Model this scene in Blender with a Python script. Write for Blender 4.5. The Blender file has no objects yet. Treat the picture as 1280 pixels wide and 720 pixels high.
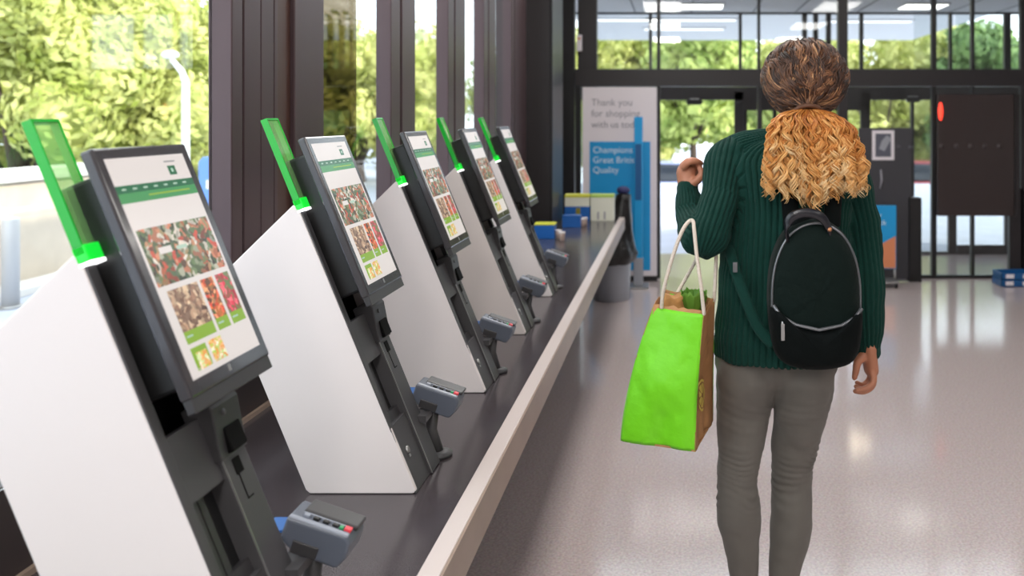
import bpy, bmesh, math, random
import numpy as np
from mathutils import Vector, Matrix, noise

# ---------------------------------------------------------------- camera, world, lights, exposure
SC = bpy.context.scene
COL = SC.collection
EYE = 1.5
F = 1100.0                 # focal length in pixels of the 1280 wide frame
CX, CY = 845.0, 146.0      # where the horizon and the counter's vanishing point meet
cam_data = bpy.data.cameras.new('camera')
cam = bpy.data.objects.new('camera', cam_data)
COL.objects.link(cam)
cam.location = (0, 0, EYE)
cam.rotation_euler = (math.pi / 2, 0, 0)
cam_data.sensor_width = 36
cam_data.lens = F / 1280 * 36
cam_data.shift_x = (640 - CX) / 1280
cam_data.shift_y = (CY - 360) / 1280
cam_data.clip_end = 200
cam_data.dof.use_dof = True
cam_data.dof.focus_distance = 2.0
cam_data.dof.aperture_fstop = 3.5
SC.camera = cam
SC.view_settings.view_transform = 'Standard'
SC.view_settings.look = 'None'
SC.view_settings.gamma = 1
SC.view_settings.use_curve_mapping = False
SC.view_settings.exposure = 0.14
SC.cycles.use_denoising = True
SC.cycles.max_bounces = 8
SC.cycles.transparent_max_bounces = 24
SC.cycles.sample_clamp_indirect = 8

world = bpy.data.worlds.new('sky')
SC.world = world
world.use_nodes = True
wn = world.node_tree
wn.nodes['Background'].inputs[0].default_value = (0.86, 0.93, 1.0, 1)
wn.nodes['Background'].inputs[1].default_value = 3.3

sun_data = bpy.data.lights.new('sun', 'SUN')
sun_data.energy = 6.0
sun_data.angle = math.radians(1.5)
sun_data.color = (1.0, 0.95, 0.84)
sun = bpy.data.objects.new('sun', sun_data)
COL.objects.link(sun)
sun.rotation_euler = Vector((-0.80, 0.35, -0.48)).to_track_quat('-Z', 'Y').to_euler()

CEIL = 3.2
ADDED_LAMPS = [(x, y) for x in (-0.2, 2.4) for y in (-2.4, 0.4, 3.2, 6.2)]  # out-of-view hall lamps, added and balanced to light the interior
for lx, ly in ADDED_LAMPS:
    ld = bpy.data.lights.new('ceiling_light', 'AREA')
    ld.shape = 'RECTANGLE'; ld.size = 0.55; ld.size_y = 1.15
    ld.energy = (68 if ly < -1 else 22 if ly < 1 else 24) * (1.0 if lx < 1 else 0.55)
    ld.color = (1.0, 0.965, 0.92)
    lo = bpy.data.objects.new('added_hall_light', ld)
    COL.objects.link(lo)
    lo.location = (lx, ly, CEIL - 0.06)

def lin(v):
    v /= 255.0
    return v / 12.92 if v <= 0.04045 else ((v + 0.055) / 1.055) ** 2.4

def col(r, g, b):
    return (lin(r), lin(g), lin(b), 1)

def W(px, py, d):
    """world point seen at pixel (px, py) at depth d"""
    return Vector(((px - CX) * d / F, d, EYE - (py - CY) * d / F))

# ---------------------------------------------------------------- materials
def mat(name, c, rough=0.5, metal=0.0, spec=None, emit=None, estr=0, noise_amt=0, noise_scale=20, bump=0, bump_scale=60,
        coat=0, sheen=0, stretch=None):
    m = bpy.data.materials.new(name)
    m.use_nodes = True
    n = m.node_tree; b = n.nodes['Principled BSDF']
    b.inputs['Base Color'].default_value = c
    b.inputs['Roughness'].default_value = rough
    b.inputs['Metallic'].default_value = metal
    if spec is not None: b.inputs['Specular IOR Level'].default_value = spec
    if coat: b.inputs['Coat Weight'].default_value = coat; b.inputs['Coat Roughness'].default_value = 0.08
    if sheen: b.inputs['Sheen Weight'].default_value = sheen
    if emit: b.inputs['Emission Color'].default_value = emit; b.inputs['Emission Strength'].default_value = estr
    if noise_amt or bump:
        tc = n.nodes.new('ShaderNodeTexCoord')
        src = tc.outputs['Object']
        if stretch:
            mp = n.nodes.new('ShaderNodeMapping'); mp.inputs['Scale'].default_value = stretch
            n.links.new(src, mp.inputs[0]); src = mp.outputs[0]
    if noise_amt:
        t = n.nodes.new('ShaderNodeTexNoise'); t.inputs['Scale'].default_value = noise_scale; t.inputs['Detail'].default_value = 5
        n.links.new(src, t.inputs['Vector'])
        r = n.nodes.new('ShaderNodeValToRGB')
        k = noise_amt
        r.color_ramp.elements[0].position = 0.3; r.color_ramp.elements[1].position = 0.7
        r.color_ramp.elements[0].color = (c[0]*(1-k), c[1]*(1-k), c[2]*(1-k), 1)
        r.color_ramp.elements[1].color = (min(1, c[0]*(1+k)), min(1, c[1]*(1+k)), min(1, c[2]*(1+k)), 1)
        n.links.new(t.outputs[0], r.inputs[0]); n.links.new(r.outputs[0], b.inputs['Base Color'])
    if bump:
        t2 = n.nodes.new('ShaderNodeTexNoise'); t2.inputs['Scale'].default_value = bump_scale; t2.inputs['Detail'].default_value = 4
        n.links.new(src, t2.inputs['Vector'])
        bp = n.nodes.new('ShaderNodeBump'); bp.inputs['Strength'].default_value = bump; bp.inputs['Distance'].default_value = 0.01
        n.links.new(t2.outputs[0], bp.inputs['Height']); n.links.new(bp.outputs[0], b.inputs['Normal'])
    return m

def glass_mat(name, tint, gloss_col=(1, 1, 1, 1), ior=1.5):
    m = bpy.data.materials.new(name); m.use_nodes = True
    n = m.node_tree; n.nodes.clear()
    out = n.nodes.new('ShaderNodeOutputMaterial')
    tr = n.nodes.new('ShaderNodeBsdfTransparent'); tr.inputs[0].default_value = tint
    gl = n.nodes.new('ShaderNodeBsdfGlossy'); gl.inputs['Roughness'].default_value = 0.02; gl.inputs[0].default_value = gloss_col
    lw = n.nodes.new('ShaderNodeLayerWeight'); lw.inputs[0].default_value = 0.5
    pw = n.nodes.new('ShaderNodeMath'); pw.operation = 'POWER'; pw.inputs[1].default_value = 5
    fr = n.nodes.new('ShaderNodeMath'); fr.operation = 'MULTIPLY_ADD'; fr.inputs[1].default_value = 0.9; fr.inputs[2].default_value = (ior - 1) ** 2 / (ior + 1) ** 2
    n.links.new(lw.outputs['Facing'], pw.inputs[0]); n.links.new(pw.outputs[0], fr.inputs[0])
    mx = n.nodes.new('ShaderNodeMixShader')
    n.links.new(fr.outputs[0], mx.inputs[0]); n.links.new(tr.outputs[0], mx.inputs[1]); n.links.new(gl.outputs[0], mx.inputs[2])
    n.links.new(mx.outputs[0], out.inputs[0])
    return m

M = {}
M['white'] = mat('white_lacquer', col(218, 210, 209), 0.4)
M['grey'] = mat('charcoal_plastic', col(66, 65, 67), 0.45, bump=0.05, bump_scale=500)
M['dgrey'] = mat('dark_grey_plastic', col(52, 51, 53), 0.4)
M['black'] = mat('black_plastic', col(20, 20, 21), 0.4)
M['bezel'] = mat('glossy_dark_bezel', col(56, 54, 57), 0.18, coat=0.3)
M['void'] = mat('black_recess', col(6, 6, 6), 0.7, spec=0.1)
M['galv'] = mat('galvanised_steel', col(190, 190, 192), 0.5, 0.2)
M['strip_on'] = mat('strip_lamp_diffuser', (1, 1, 1, 1), 0.5, emit=(1, 0.97, 0.92, 1), estr=1.5)
M['steel'] = mat('brushed_steel', col(170, 170, 170), 0.35, 0.8)
M['slate'] = mat('slate_blue_plastic', col(84, 90, 102), 0.4)
M['slate_l'] = mat('pale_slate_plastic', col(140, 146, 158), 0.35)
M['frame'] = mat('bronze_window_frame', col(76, 60, 63), 0.35, 0.3, noise_amt=0.08, noise_scale=6, stretch=(1, 1, 0.15))
M['frame2'] = mat('brown_gasket', col(70, 46, 38), 0.4)
M['dframe'] = mat('dark_door_frame', col(36, 32, 34), 0.4)
M['dframe2'] = mat('black_door_frame', col(24, 23, 25), 0.4)
M['counter'] = mat('dark_counter_laminate', col(64, 58, 61), 0.17, noise_amt=0.12, noise_scale=400, spec=0.6)
M['trim_top'] = mat('pale_counter_trim', col(200, 188, 184), 0.35)
M['trim_face'] = mat('beige_counter_edge', col(146, 126, 112), 0.4, noise_amt=0.08, noise_scale=8)
M['wallp'] = mat('grey_paint', col(170, 168, 168), 0.7)
M['ceil'] = mat('white_ceiling_tile', col(214, 214, 214), 0.8)
M['glass'] = glass_mat('window_glass', (0.95, 0.97, 0.96, 1))
M['glass_refl'] = glass_mat('reflection_tint_glass', (0.42, 0.38, 0.30, 1), ior=1.8)  # brown tint stands in for the interior reflected in this pane
M['glass_v'] = glass_mat('entrance_glass', (0.90, 0.92, 0.92, 1))
M['paper'] = mat('white_board', col(228, 221, 226), 0.5)
M['blue'] = mat('bright_blue_print', col(18, 152, 214), 0.45)
M['text_g'] = mat('grey_print', col(150, 148, 156), 0.6)
M['text_w'] = mat('pale_print', col(222, 240, 250), 0.6)
M['orange'] = mat('orange_print', col(214, 134, 92), 0.5)
M['bin'] = mat('grey_bin_plastic', col(150, 152, 160), 0.45)
M['liner'] = mat('black_bin_liner', col(22, 20, 20), 0.3, bump=0.6, bump_scale=40)
M['asphalt'] = mat('pale_paving', col(176, 182, 196), 0.8, noise_amt=0.08, noise_scale=3)
M['stone'] = mat('beige_render_wall', col(196, 182, 164), 0.85, noise_amt=0.14, noise_scale=2.5)
M['stone_l'] = mat('pale_coping_stone', col(222, 218, 212), 0.8)
M['bark'] = mat('bark', col(70, 58, 48), 0.9)
M['tyre'] = mat('tyre_rubber', col(24, 24, 24), 0.8)
M['carglass'] = mat('car_glass', col(30, 36, 44), 0.1)
M['lamp_on'] = mat('lamp_diffuser', (1, 1, 1, 1), 0.5, emit=(1, 0.96, 0.9, 1), estr=3.0)
M['warm_on'] = mat('warm_lamp', (1, 1, 1, 1), 0.5, emit=(1, 0.80, 0.55, 1), estr=22)
M['red_on'] = mat('red_light', col(230, 40, 30), 0.5, emit=(1, 0.06, 0.03, 1), estr=1.6)

# floor: polished pale terrazzo
fm = mat('polished_terrazzo', col(176, 170, 174), 0.15, spec=0.6)
n = fm.node_tree; b = n.nodes['Principled BSDF']
tc = n.nodes.new('ShaderNodeTexCoord')
v = n.nodes.new('ShaderNodeTexVoronoi'); v.inputs['Scale'].default_value = 130
no = n.nodes.new('ShaderNodeTexNoise'); no.inputs['Scale'].default_value = 110; no.inputs['Detail'].default_value = 6
big = n.nodes.new('ShaderNodeTexNoise'); big.inputs['Scale'].default_value = 0.9; big.inputs['Detail'].default_value = 3
r1 = n.nodes.new('ShaderNodeValToRGB')
r1.color_ramp.elements[0].position = 0.33; r1.color_ramp.elements[0].color = col(174, 160, 159)
r1.color_ramp.elements[1].position = 0.66; r1.color_ramp.elements[1].color = col(202, 189, 187)
mx = n.nodes.new('ShaderNodeMixRGB'); mx.blend_type = 'MULTIPLY'; mx.inputs[0].default_value = 0.08
for t in (v, no, big): n.links.new(tc.outputs['Object'], t.inputs['Vector'])
n.links.new(no.outputs[0], r1.inputs[0]); n.links.new(r1.outputs[0], mx.inputs[1]); n.links.new(v.outputs['Color'], mx.inputs[2])
n.links.new(mx.outputs[0], b.inputs['Base Color'])
mr = n.nodes.new('ShaderNodeMapRange'); mr.inputs[3].default_value = 0.07; mr.inputs[4].default_value = 0.17
n.links.new(big.outputs[0], mr.inputs[0]); n.links.new(mr.outputs[0], b.inputs['Roughness'])
M['floor'] = fm

# ---------------------------------------------------------------- mesh helpers
class MB:
    """collects shapes and links them as one mesh object"""
    def __init__(s):
        s.v = []; s.f = []; s.mi = []; s.mats = []; s.sm = []
    def _m(s, m):
        if m is None: m = 0
        if isinstance(m, int): return m
        if m not in s.mats: s.mats.append(m)
        return s.mats.index(m)
    def add(s, vs, fs, m=None, smooth=False):
        k = len(s.v); s.v += [tuple(p) for p in vs]
        mi = s._m(m)
        for f in fs:
            s.f.append(tuple(i + k for i in f)); s.mi.append(mi); s.sm.append(smooth)
        return s
    def box(s, lo, hi, m=None, basis=None):
        x0, y0, z0 = lo; x1, y1, z1 = hi
        vs = [(x, y, z) for z in (z0, z1) for y in (y0, y1) for x in (x0, x1)]
        if basis: vs = [basis(*p) for p in vs]
        return s.add(vs, [(0, 2, 3, 1), (4, 5, 7, 6), (0, 1, 5, 4), (2, 6, 7, 3), (0, 4, 6, 2), (1, 3, 7, 5)], m)
    def prism(s, poly, y0, y1, m=None, basis=None):
        """polygon of (a, c) extruded along the middle axis"""
        k = len(poly)
        vs = [(a, y0, c) for a, c in poly] + [(a, y1, c) for a, c in poly]
        if basis: vs = [basis(*p) for p in vs]
        fs = [tuple(range(k)), tuple(range(2 * k - 1, k - 1, -1))] + [(i, i + k, (i + 1) % k + k, (i + 1) % k) for i in range(k)]
        return s.add(vs, fs, m)
    def tube(s, pts, rad, seg=10, m=None, cap=True, squash=None, up=None):
        pts = [Vector(p) for p in pts]
        if not hasattr(rad, '__len__'): rad = [rad] * len(pts)
        vs = []; n_ = len(pts)
        ref = Vector(up) if up else None
        prev = None
        for i, p in enumerate(pts):
            t = (pts[min(i + 1, n_ - 1)] - pts[max(i - 1, 0)]).normalized()
            if ref is not None: u = (ref - t * ref.dot(t)).normalized()
            elif prev is None:
                a = Vector((0, 0, 1)) if abs(t.z) < 0.9 else Vector((1, 0, 0))
                u = (a - t * a.dot(t)).normalized()
            else: u = (prev - t * prev.dot(t)).normalized()
            prev = u; w = t.cross(u)
            q = squash if squash else 1.0
            for k in range(seg):
                an = 2 * math.pi * k / seg
                vs.append(p + rad[i] * (math.cos(an) * u + math.sin(an) * q * w))
        fs = [(i * seg + k, i * seg + (k + 1) % seg, (i + 1) * seg + (k + 1) % seg, (i + 1) * seg + k) for i in range(n_ - 1) for k in range(seg)]
        if cap: fs += [tuple(range(seg - 1, -1, -1)), tuple(range((n_ - 1) * seg, n_ * seg))]
        return s.add(vs, fs, m, True)
    def lathe(s, prof, seg=24, m=None, c=(0, 0, 0), cap=True):
        vs = []
        for r, z in prof:
            for k in range(seg):
                a = 2 * math.pi * k / seg
                vs.append((c[0] + r * math.cos(a), c[1] + r * math.sin(a), c[2] + z))
        n_ = len(prof)
        fs = [(i * seg + k, i * seg + (k + 1) % seg, (i + 1) * seg + (k + 1) % seg, (i + 1) * seg + k) for i in range(n_ - 1) for k in range(seg)]
        if cap: fs += [tuple(range(seg - 1, -1, -1)), tuple(range((n_ - 1) * seg, n_ * seg))]
        return s.add(vs, fs, m, True)
    def ball(s, c, r, m=None, seg=16, rings=10, basis=None):
        if not hasattr(r, '__len__'): r = (r, r, r)
        vs = [(c[0], c[1], c[2] - r[2])]
        for i in range(1, rings):
            th = -math.pi / 2 + math.pi * i / rings
            for k in range(seg):
                a = 2 * math.pi * k / seg
                vs.append((c[0] + r[0] * math.cos(th) * math.cos(a), c[1] + r[1] * math.cos(th) * math.sin(a), c[2] + r[2] * math.sin(th)))
        vs.append((c[0], c[1], c[2] + r[2]))
        fs = [(0, 1 + (k + 1) % seg, 1 + k) for k in range(seg)]
        for i in range(rings - 2):
            for k in range(seg):
                fs.append((1 + i * seg + k, 1 + i * seg + (k + 1) % seg, 1 + (i + 1) * seg + (k + 1) % seg, 1 + (i + 1) * seg + k))
        L = len(vs) - 1
        fs += [(L, 1 + (rings - 2) * seg + k, 1 + (rings - 2) * seg + (k + 1) % seg) for k in range(seg)]
        if basis: vs = [basis(*p) for p in vs]
        return s.add(vs, fs, m, True)
    def mesh(s, name):
        me = bpy.data.meshes.new(name)
        me.from_pydata(s.v, [], s.f); me.validate(); me.update()
        return me
    def build(s, name, m=None, parent=None, bevel=0, seg=2):
        me = bpy.data.meshes.new(name)
        me.from_pydata([tuple(p) for p in s.v], [], s.f)
        mats = s.mats if s.mats else [m]
        for q in mats: me.materials.append(q)
        for i, p in enumerate(me.polygons):
            p.material_index = s.mi[i]; p.use_smooth = s.sm[i]
        bm = bmesh.new(); bm.from_mesh(me); bmesh.ops.recalc_face_normals(bm, faces=bm.faces); bm.to_mesh(me); bm.free()
        o = bpy.data.objects.new(name, me); COL.objects.link(o)
        if parent: o.parent = parent
        if bevel:
            bv = o.modifiers.new('bevel', 'BEVEL'); bv.width = bevel; bv.segments = seg; bv.limit_method = 'ANGLE'
            bv.angle_limit = math.radians(40); bv.harden_normals = False
        return o

def empty(name, loc, label=None, cat=None, group=None):
    o = bpy.data.objects.new(name, None); COL.objects.link(o); o.location = loc
    o.empty_display_size = 0.05
    if label: tag(o, label, cat, group)
    return o
def tag(o, label=None, cat=None, group=None, kind=None):
    if label: o['label'] = label
    if cat: o['category'] = cat
    if group: o['group'] = group
    if kind: o['kind'] = kind
    return o
def struct(o):
    o['kind'] = 'structure'; return o
def copy_tree(o, parent=None, loc=None):
    c = o.copy(); COL.objects.link(c)
    if parent is not None: c.parent = parent
    if loc is not None: c.location = loc
    for ch in [x for x in bpy.data.objects if x.parent == o]: copy_tree(ch, c)
    return c
def text_mesh(name, body, size, loc, m, parent, align='LEFT', ext=0.001, rot=(math.pi / 2, 0, 0)):
    cu = bpy.data.curves.new(name, 'FONT'); cu.body = body; cu.size = size; cu.extrude = ext; cu.align_x = align
    t = bpy.data.objects.new(name + '_tmp', cu); COL.objects.link(t)
    dg = bpy.context.evaluated_depsgraph_get()
    me = bpy.data.meshes.new_from_object(t.evaluated_get(dg))
    bpy.data.objects.remove(t)
    me.materials.clear(); me.materials.append(m)
    o = bpy.data.objects.new(name, me); COL.objects.link(o)
    o.location = loc; o.rotation_euler = rot
    if parent: o.parent = parent
    return o

# ================================================================ SETTING
FX = -1.136      # inside plane of the window wall left of the counter
BY = 8.17        # inner glass screen of the entrance
OY = 9.60        # outer glass front beyond the vestibule
RX = 5.2
NY = -3.6
struct(MB().box((-1.3, NY, -0.1), (RX, OY + 0.05, 0)).build('floor', M['floor']))
struct(MB().box((-1.3, NY, CEIL), (RX, BY, CEIL + 0.1)).build('ceiling', M['ceil']))
struct(MB().box((RX, NY, 0), (RX + 0.15, OY, CEIL)).build('wall_right', M['wallp']))
struct(MB().box((-1.3, NY - 0.15, 0), (RX, NY, CEIL)).build('wall_back', M['wallp']))
struct(MB().box((FX - 0.22, -1.2, 0), (FX, 6.33, 0.876)).build('wall_left', mat('dark_brown_sill_wall', col(52, 42, 42), 0.5)))
struct(MB().box((FX - 0.22, NY, 0), (FX, -1.2, CEIL)).build('wall_left_rear', M['wallp']))
struct(MB().box((FX - 0.22, -1.2, 2.95), (FX, BY, CEIL)).build('wall_left_header', M['frame']))

# window wall posts
PR = 0.058
g = MB()
g.box((FX, 2.136, 0.876), (FX + PR, 2.19, 2.95), M['frame'])
g.box((FX, 2.19, 0.876), (FX + PR - 0.012, 2.205, 2.95), M['frame2'])
g.box((FX, 2.205, 0.876), (FX + PR - 0.004, 2.293, 2.95), M['frame'])
g.box((FX, 2.296, 0.876), (FX + PR - 0.004, 2.368, 2.95), M['frame'])
g.box((FX, 2.371, 0.876), (FX + PR - 0.004, 2.392, 2.95), M['frame'])
g.box((FX, 2.29, 0.876), (FX + PR - 0.012, 2.46, 2.95), M['frame2'])
g.box((FX, 2.49, 0.876), (FX + PR, 2.695, 2.95), M['frame'])
g.box((FX, 2.44, 0.876), (FX + PR - 0.014, 2.50, 2.95), M['frame2'])
struct(g.build('trim_1', M['frame'], bevel=0.003))
for i, (d0, d1) in enumerate(((3.33, 3.64), (4.165, 4.50), (4.94, 5.25), (5.76, 6.33))):
    g = MB()
    dm = d0 + 0.05
    g.box((FX, d0, 0.876), (FX + PR, dm + 0.06, 2.95), M['frame'])
    g.box((FX, dm + 0.06, 0.876), (FX + PR - 0.012, dm + 0.085, 2.95), M['frame2'])
    g.box((FX, dm + 0.085, 0.876), (FX + PR, d1, 2.95), M['frame'])
    struct(g.build('trim_%d' % (i + 2), M['frame'], bevel=0.003))
def pane(name, d0, d1, m, z0=0.876, z1=2.95):
    w = struct(MB().box((FX + 0.004, d0, z0), (FX + 0.010, d1, z1)).build(name, m)); return w
pane('window_1', -1.2, 2.136, M['glass'])
pane('window_2', 2.695, 3.10, M['glass_refl'])
pane('window_3', 3.10, 3.33, M['glass'])
pane('window_4', 3.64, 4.165, M['glass'])
pane('window_5', 4.50, 4.94, M['glass'])
pane('window_6', 5.25, 5.76, M['glass'])
# black column at the far end of the window wall
g = MB().box((-1.30, 6.33, 0), (-0.893, 6.9, CEIL), M['dframe'])
g.box((-0.905, 6.325, 0), (-0.888, 6.905, CEIL), M['dframe2'])
struct(g.build('wall_column', M['dframe'], bevel=0.004))
struct(MB().box((-1.36, 6.9, 0), (-1.30, BY, CEIL)).build('wall_left_far', M['dframe']))

# entrance: inner screen
def wx(px, d): return (px - CX) * d / F
def wz(py, d): return EYE - (py - CY) * d / F
def bar(g, x0, x1, y0, y1, d, th=0.06, m=None):
    g.box((wx(x0, d), d, wz(y1, d)), (wx(x1, d), d + th, wz(y0, d)), m)
S = MB()
def vb(x0, x1, z0=0.0, z1=CEIL, d=BY, th=0.06, m=None):
    S.box((wx(x0, d), d, z0), (wx(x1, d), d + th, z1), m)
zt0, zt1 = wz(108, BY), wz(87, BY)
vb(703, 718, m=M['dframe2'], th=0.12)
vb(722, 746, z0=zt0, m=M['dframe'], th=0.10)
vb(719, 726, z1=zt0, m=M['dframe2'])
vb(1048, 1060, m=M['dframe'], th=0.10)
for a, b_ in ((821, 825.5), (947, 950.5), (1165, 1171), (1214.5, 1218.5)):
    vb(a, b_, m=M['dframe2'])
vb(1262, 1280, z1=wz(236, BY), m=M['dframe'])
vb(1276, 1290, m=M['dframe'])
S.box((wx(719, BY), BY - 0.02, zt0), (RX, BY + 0.10, zt1), M['dframe'])
S.box((wx(1060, BY), BY - 0.005, 0), (RX, BY + 0.06, 0.03), M['dframe2'])
struct(S.build('trim_6', M['dframe'], bevel=0.003))
def ipane(name, x0, x1, z0, z1, m=None, d=BY):
    struct(MB().box((wx(x0, d), d + 0.025, z0), (wx(x1, d), d + 0.031, z1)).build(name, m or M['glass_v']))
ipane('window_7', 690, 703, 0.0, CEIL)
ipane('window_8', 746, 821, zt1, CEIL)
ipane('window_9', 825.5, 947, zt1, CEIL)
ipane('window_10', 950.5, 1048, zt1, CEIL)
ipane('window_11', 1060, 1165, zt1, CEIL)
ipane('window_12', 1171, 1276, zt1, CEIL)
ipane('window_13', 726, 821, 0.0, zt0)
ipane('window_14', 1060, 1165, 0.0, zt0)
ipane('window_15', 1171, 1276, 0.03, zt0)
struct(MB().box((wx(1290, BY), BY, 0), (RX, BY + 0.06, CEIL)).build('wall_front', M['dframe']))

# vestibule ceiling with square lamps
VZ = 2.64
g = MB().box((-1.3, BY + 0.12, VZ), (RX, OY, VZ + 0.06), M['ceil'])
for px in (742, 792, 865, 945, 1000, 1080, 1200, 1262):   # thin joints between the tiles
    x = wx(px, 9.2); g.box((x - 0.008, BY + 0.12, VZ - 0.004), (x + 0.008, OY, VZ), M['dframe'])
struct(g.build('ceiling_vestibule', M['ceil']))
for px, w_ in ((877, 0.42), (1150, 0.42)):
    x = wx(px, 9.1)
    t = empty('ceiling_light', (x, 9.0, VZ), 'bright flat lamp in the vestibule ceiling ' + ('above the open doorway' if px < 1000 else 'above the dark glass screen'), 'ceiling light')
    MB().box((-w_/2 - .02, -0.2, -0.015), (w_/2 + .02, 0.2, -0.001)).build('frame', M['ceil'], t)
    MB().box((-w_/2, -0.18, -0.02), (w_/2, 0.18, -0.0155)).build('diffuser', M['lamp_on'], t)

# outer glass front
S = MB()
dt = wz(107, OY); dh = wz(125, OY)
def vo(x0, x1, z0=0.0, z1=VZ, m=None, th=0.06):
    S.box((wx(x0, OY), OY, z0), (wx(x1, OY), OY + th, z1), m)
S.box((-1.3, OY, wz(17.5, OY)), (RX, OY + 0.08, VZ + 0.1), M['dframe2'])
S.box((-1.3, OY, wz(104, OY)), (RX, OY + 0.06, wz(86, OY)), M['dframe'])
S.box((-1.3, OY, wz(125, OY)), (RX, OY + 0.08, wz(108.5, OY)), M['dframe'])
vo(733, 746); vo(700, 716)
for a, b_ in ((811, 815), (923.5, 927.5), (1075, 1079.5), (1187, 1190.5), (1256, 1264)):
    vo(a, b_, z0=wz(95, OY), m=M['dframe2'])
for a, b_ in ((1003, 1009), (1017, 1023), (1033, 1039)):
    vo(a, b_, z0=wz(95, OY), m=M['dframe2'])
vo(918, 929, z1=wz(115, OY)); vo(1076, 1088, z1=wz(115, OY)); vo(1186, 1196, z1=wz(115, OY)); vo(1257, 1272, z1=wz(115, OY))
vo(1139, 1143, z1=wz(115, OY), m=M['dframe2'])
S.box((wx(929, OY), OY, wz(138, OY)), (wx(1088, OY), OY + 0.05, wz(124, OY)), M['dframe'])
S.box((wx(1143, OY), OY, wz(322, OY)), (wx(1272, OY), OY + 0.06, wz(315, OY)), M['dframe'])
S.box((wx(1196, OY), OY - 0.01, wz(316, OY)), (wx(1272, OY), OY, wz(306, OY)), M['dframe'])
struct(S.build('trim_7', M['dframe'], bevel=0.002))
for k, (a, b_) in enumerate(((716, 733), (746, 918), (1143, 1186), (1196, 1257))):
    struct(MB().box((wx(a, OY), OY + 0.025, 0.02), (wx(b_, OY), OY + 0.031, VZ)).build('window_%d' % (16 + k), M['glass_v'])) if k != 1 else None
struct(MB().box((-1.3, OY - 0.02, wz(107.8, OY)), (wx(1190, OY), OY, wz(104.5, OY))).build('trim_8', mat('white_head_strip', col(226, 222, 218), 0.5)))

# inner glass door leaf with frame, right of the opening
d_ = OY + 0.35
t = empty('door_2', (0, 0, 0)); struct(t)
g = MB()
for a, b_ in ((929, 934), (948, 953), (966, 971)):
    g.box((wx(a, d_), d_, 0), (wx(b_, d_), d_ + 0.04, wz(128, d_)))
g.box((wx(929, d_), d_, wz(136, d_)), (wx(971, d_), d_ + 0.04, wz(127, d_)))
g.box((wx(929, d_), d_, 0.0), (wx(971, d_), d_ + 0.04, 0.12))
struct(g.build('door_frame', M['dframe'], t, bevel=0.002))
struct(MB().box((wx(934, d_), d_ + .015, 0.12), (wx(966, d_), d_ + .02, wz(136, d_))).build('door_glass', M['glass_v'], t))

# small things on the entrance
t = empty('door_sensor', W(868, 127, OY - 0.02), 'small black motion sensor over the open sliding doorway', 'door sensor')
MB().prism([(-.10, .0), (-.07, -.035), (.07, -.035), (.10, .0), (.06, .02), (-.06, .02)], -.06, .0).build('housing', M['black'], t, bevel=.004)
MB().box((-.05, -.065, .022), (.05, -.01, .034)).build('cover', M['steel'], t, bevel=.002)
t = empty('door_sensor', W(1140, 124, OY - 0.02), 'small black motion sensor over the doorway beside the dark glass screen', 'door sensor')
MB().prism([(-.08, .0), (-.06, -.035), (.06, -.035), (.08, .0), (.05, .02), (-.05, .02)], -.06, .0).build('housing', M['black'], t, bevel=.004)
MB().box((-.05, -.065, .022), (.05, -.01, .034)).build('cover', M['steel'], t, bevel=.002)
t = empty('door_controller', W(724.5, 54, BY - .02), 'small white wall box on the dark frame above the poster', 'wall box')
MB().box((-.022, -.04, -.075), (.022, .02, .075)).build('box', M['paper'], t, bevel=.004)
MB().box((-.012, -.043, .03), (.012, -.04, .05)).build('button', M['orange'], t)

# outside paving, wall, canopy
LOW = -1.12   # the car park beyond the forecourt lies lower
struct(MB().box((-60, -25, -0.14), (60, 20.0, -0.02)).box((-60, 20.0, -0.14), (-3.6, 75, -0.02)).build('ground', M['asphalt']))
struct(MB().box((-3.7, 20.0, LOW - .1), (60, 75, LOW)).build('ground_car_park', M['asphalt']))
struct(MB().box((-1.5, OY + .3, 3.0), (4.6, 17.2, 3.3)).build('ceiling_canopy', M['ceil']))
for px, dd, kind in ((770, 13.4, 'long'), (865, 13.4, 'long'), (855, 14.8, 'long'), (1085, 13.6, 'long'), (930, 11.96, 'round'), (1052, 12.5, 'round'), (1075, 12.0, 'round')):
    x = wx(px, dd)
    if kind == 'long':
        t = empty('canopy_light', (x, dd, 3.0), 'pale strip lamp under the entrance canopy, seen ' + {770: 'above the poster board', 865: 'nearer one above the doorway', 855: 'farther one above the doorway', 1085: 'above the notice board'}[px], 'ceiling light', 'strip lamps under the entrance canopy')
        MB().box((-.7, -.1, -.03), (.7, .1, -.001)).build('frame', M['ceil'], t)
        MB().box((-.66, -.08, -.036), (.66, .08, -.031)).build('diffuser', M['strip_on'], t)
    else:
        t = empty('canopy_spotlight', (x, dd, 3.0), 'warm round spotlight under the entrance canopy', 'ceiling light', 'spotlights under the entrance canopy')
        MB().lathe([(.16, -.03), (.16, -.001)], 20).build('rim', M['steel'], t)
        MB().lathe([(.13, -.036), (.13, -.031)], 20).build('lens', M['warm_on'], t)
g = MB(); g.box((-6.05, 2.0, -.02), (-5.8, 9.8, .93), M['stone'])
g.box((-6.1, 1.95, .93), (-5.74, 9.85, 1.03), M['stone_l'])
g.box((-5.8, 2.0, -.02), (-5.5, 9.8, .05), M['stone_l'])
tag(g.build('garden_wall', None, bevel=.01), 'low beige rendered wall with pale coping outside the first window', 'wall')
t = empty('bollard', (wx(13, 7.0), 7.0, -.02), 'round steel bollard standing before the low beige wall', 'bollard')
MB().lathe([(.062, 0), (.062, .70), (.055, .715), (.02, .722)], 20).build('post', M['galv'], t)
MB().lathe([(.085, 0), (.085, .02)], 20).build('base_plate', M['steel'], t)
t = empty('lamp_post', (wx(232, 10.5), 10.5, -.02), 'pale slim lamp post among the trees outside', 'lamp post')
whp = mat('pale_post_paint', col(222, 222, 226), .5)
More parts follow.
